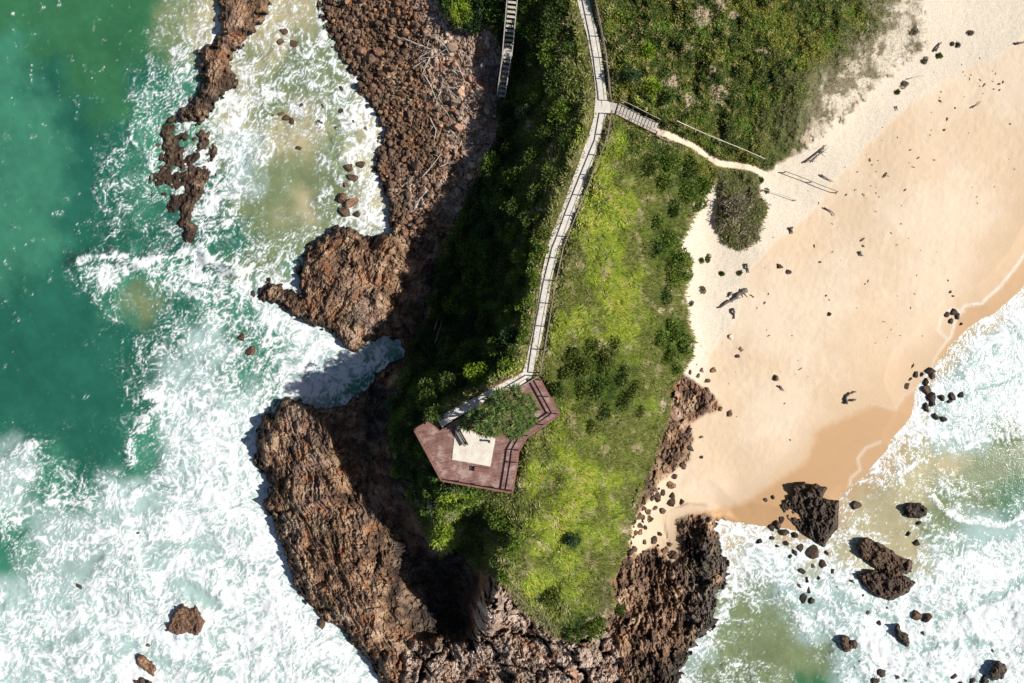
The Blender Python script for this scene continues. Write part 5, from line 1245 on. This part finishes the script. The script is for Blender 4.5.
# scraps of dark seaweed on the sand
m = NT('dried_seaweed'); M_sw = m.set(Base_Color=m.mix(m.noise(m.pos(), 6), (.035, .025, .018), (.17, .11, .07)))
GSW = 'dark seaweed scraps scattered on the beach'; LS = 'small dark scrap of dried seaweed scattered on the beach sand'
q = np.random.default_rng(99); fixed = [(863,246),(832.4,252),(814,246),(820,262),(764,303),(868,281),(800,369),(795,374),(741.7,350),(826,295.6),(829,300),(764.6,303),(757,308),(752,296),(891,233),(865,284),(862,240),(901,224),(980,80),(984,85),(999,84),(1003,82),(999.5,90),(940,101),(963,72),(971,75),(910,150),(918,158),(885,175),(872,165),(909,163),(913,167),(888,176),(870,160),(857,172),(832,215),(791,228),(1010,124),(846,195),(876,193),(905,190),(934,160),(930,135),(944,130),(947,119),(955,108)]
pts_ = list(fixed)
while len(pts_) < 135:
    if q.random() < .6:
        c_ = ((900,170,38,18),(875,215,40,22),(985,80,28,14),(905,260,34,26),(760,290,26,30),(850,190,30,14),(890,320,22,14),(720,360,16,34),(945,120,20,22))[int(q.integers(9))]
        u_, v_ = q.normal(c_[0], c_[2]), q.normal(c_[1], c_[3])
    else: u_, v_ = q.uniform(700, 1020), q.uniform(20, 440)
    if samp(D_sand, u_, v_) > 6 and samp(A_wet, u_, v_) < .1 and samp(A_damp, u_, v_) < .8: pts_.append((u_, v_))
sm = []
for k in range(6):
    V_, F_ = rockshape(2, 3000 + k, 6, .35); o = None; me_o = mesh_np('seaweed_scrap', V_, F_, mat=M_sw, link=False); sm.append(me_o.data); bpy.data.objects.remove(me_o)
for i, (u_, v_) in enumerate(pts_):
    o = bpy.data.objects.new('seaweed_scrap', sm[int(q.integers(6))]); C.objects.link(o); s_ = .11 * q.uniform(.5, 1.5) if i < len(fixed) else .06 * q.uniform(.5, 1.5)
    o.scale = (s_ * q.uniform(1, 2.4), s_, s_ * .4); o.rotation_euler = (0, 0, q.uniform(0, 3.14)); o.location = w3(u_, v_, float(gz(u_, v_)) + s_ * .1); tag(o, LS, 'seaweed', GSW)
# sparse dune tufts on the sand
GT = 'plant tufts on the bare sand'
for (a, b_, r) in ((971,32,3.2),(959,44.5,2.4),(953,44,1.8),(702,318-58,3),(708,258,4),(703,291,4),(740,273,2.5),(691,304,3),(767,190,3),(722,274,3),(905,84,4),(925,60,4),(898,92,3),(940,55,3),(915,30,6),(760,180,4)):
    plant(a, b_, r, .25, 'dry' if int(a) % 2 else 'olive', 'small sparse plant tuft growing out of bare sand', 'plant_tuft', 'plant', GT, leaf=(.12, .24))
# ------------------------------------------------------------------ light and camera
SUN_EL, SUN_AZ = math.radians(42), math.radians(-4)      # azimuth of the sun measured from +x
sd_ = (math.cos(SUN_EL) * math.cos(SUN_AZ), math.cos(SUN_EL) * math.sin(SUN_AZ), math.sin(SUN_EL))
L = bpy.data.lights.new('sun', 'SUN'); L.energy = 5.0; L.angle = math.radians(.5); L.color = (1, .955, .88)
lo = bpy.data.objects.new('sun', L); C.objects.link(lo)
from mathutils import Vector
lo.rotation_euler = Vector(sd_).to_track_quat('Z', 'Y').to_euler()
wd_ = bpy.data.worlds.new('World'); bpy.context.scene.world = wd_; wd_.use_nodes = True
t = wd_.node_tree; bg = t.nodes['Background']; sky = t.nodes.new('ShaderNodeTexSky'); sky.sky_type = 'NISHITA'; sky.sun_disc = False
sky.sun_elevation = SUN_EL; sky.sun_rotation = math.pi / 2 - SUN_AZ
t.links.new(sky.outputs[0], bg.inputs[0]); bg.inputs[1].default_value = .05
cam = bpy.data.cameras.new('camera'); cam.lens = 24; cam.sensor_width = 36; cam.clip_end = 5000
co_ = bpy.data.objects.new('camera', cam); C.objects.link(co_); co_.location = (0, 0, H); co_.rotation_euler = (0, 0, 0)
sc = bpy.context.scene; sc.camera = co_
sc.view_settings.view_transform = 'Standard'; sc.view_settings.look = 'None'; sc.view_settings.gamma = 1; sc.view_settings.exposure = .2
sc.cycles.max_bounces = 4; sc.cycles.diffuse_bounces = 1
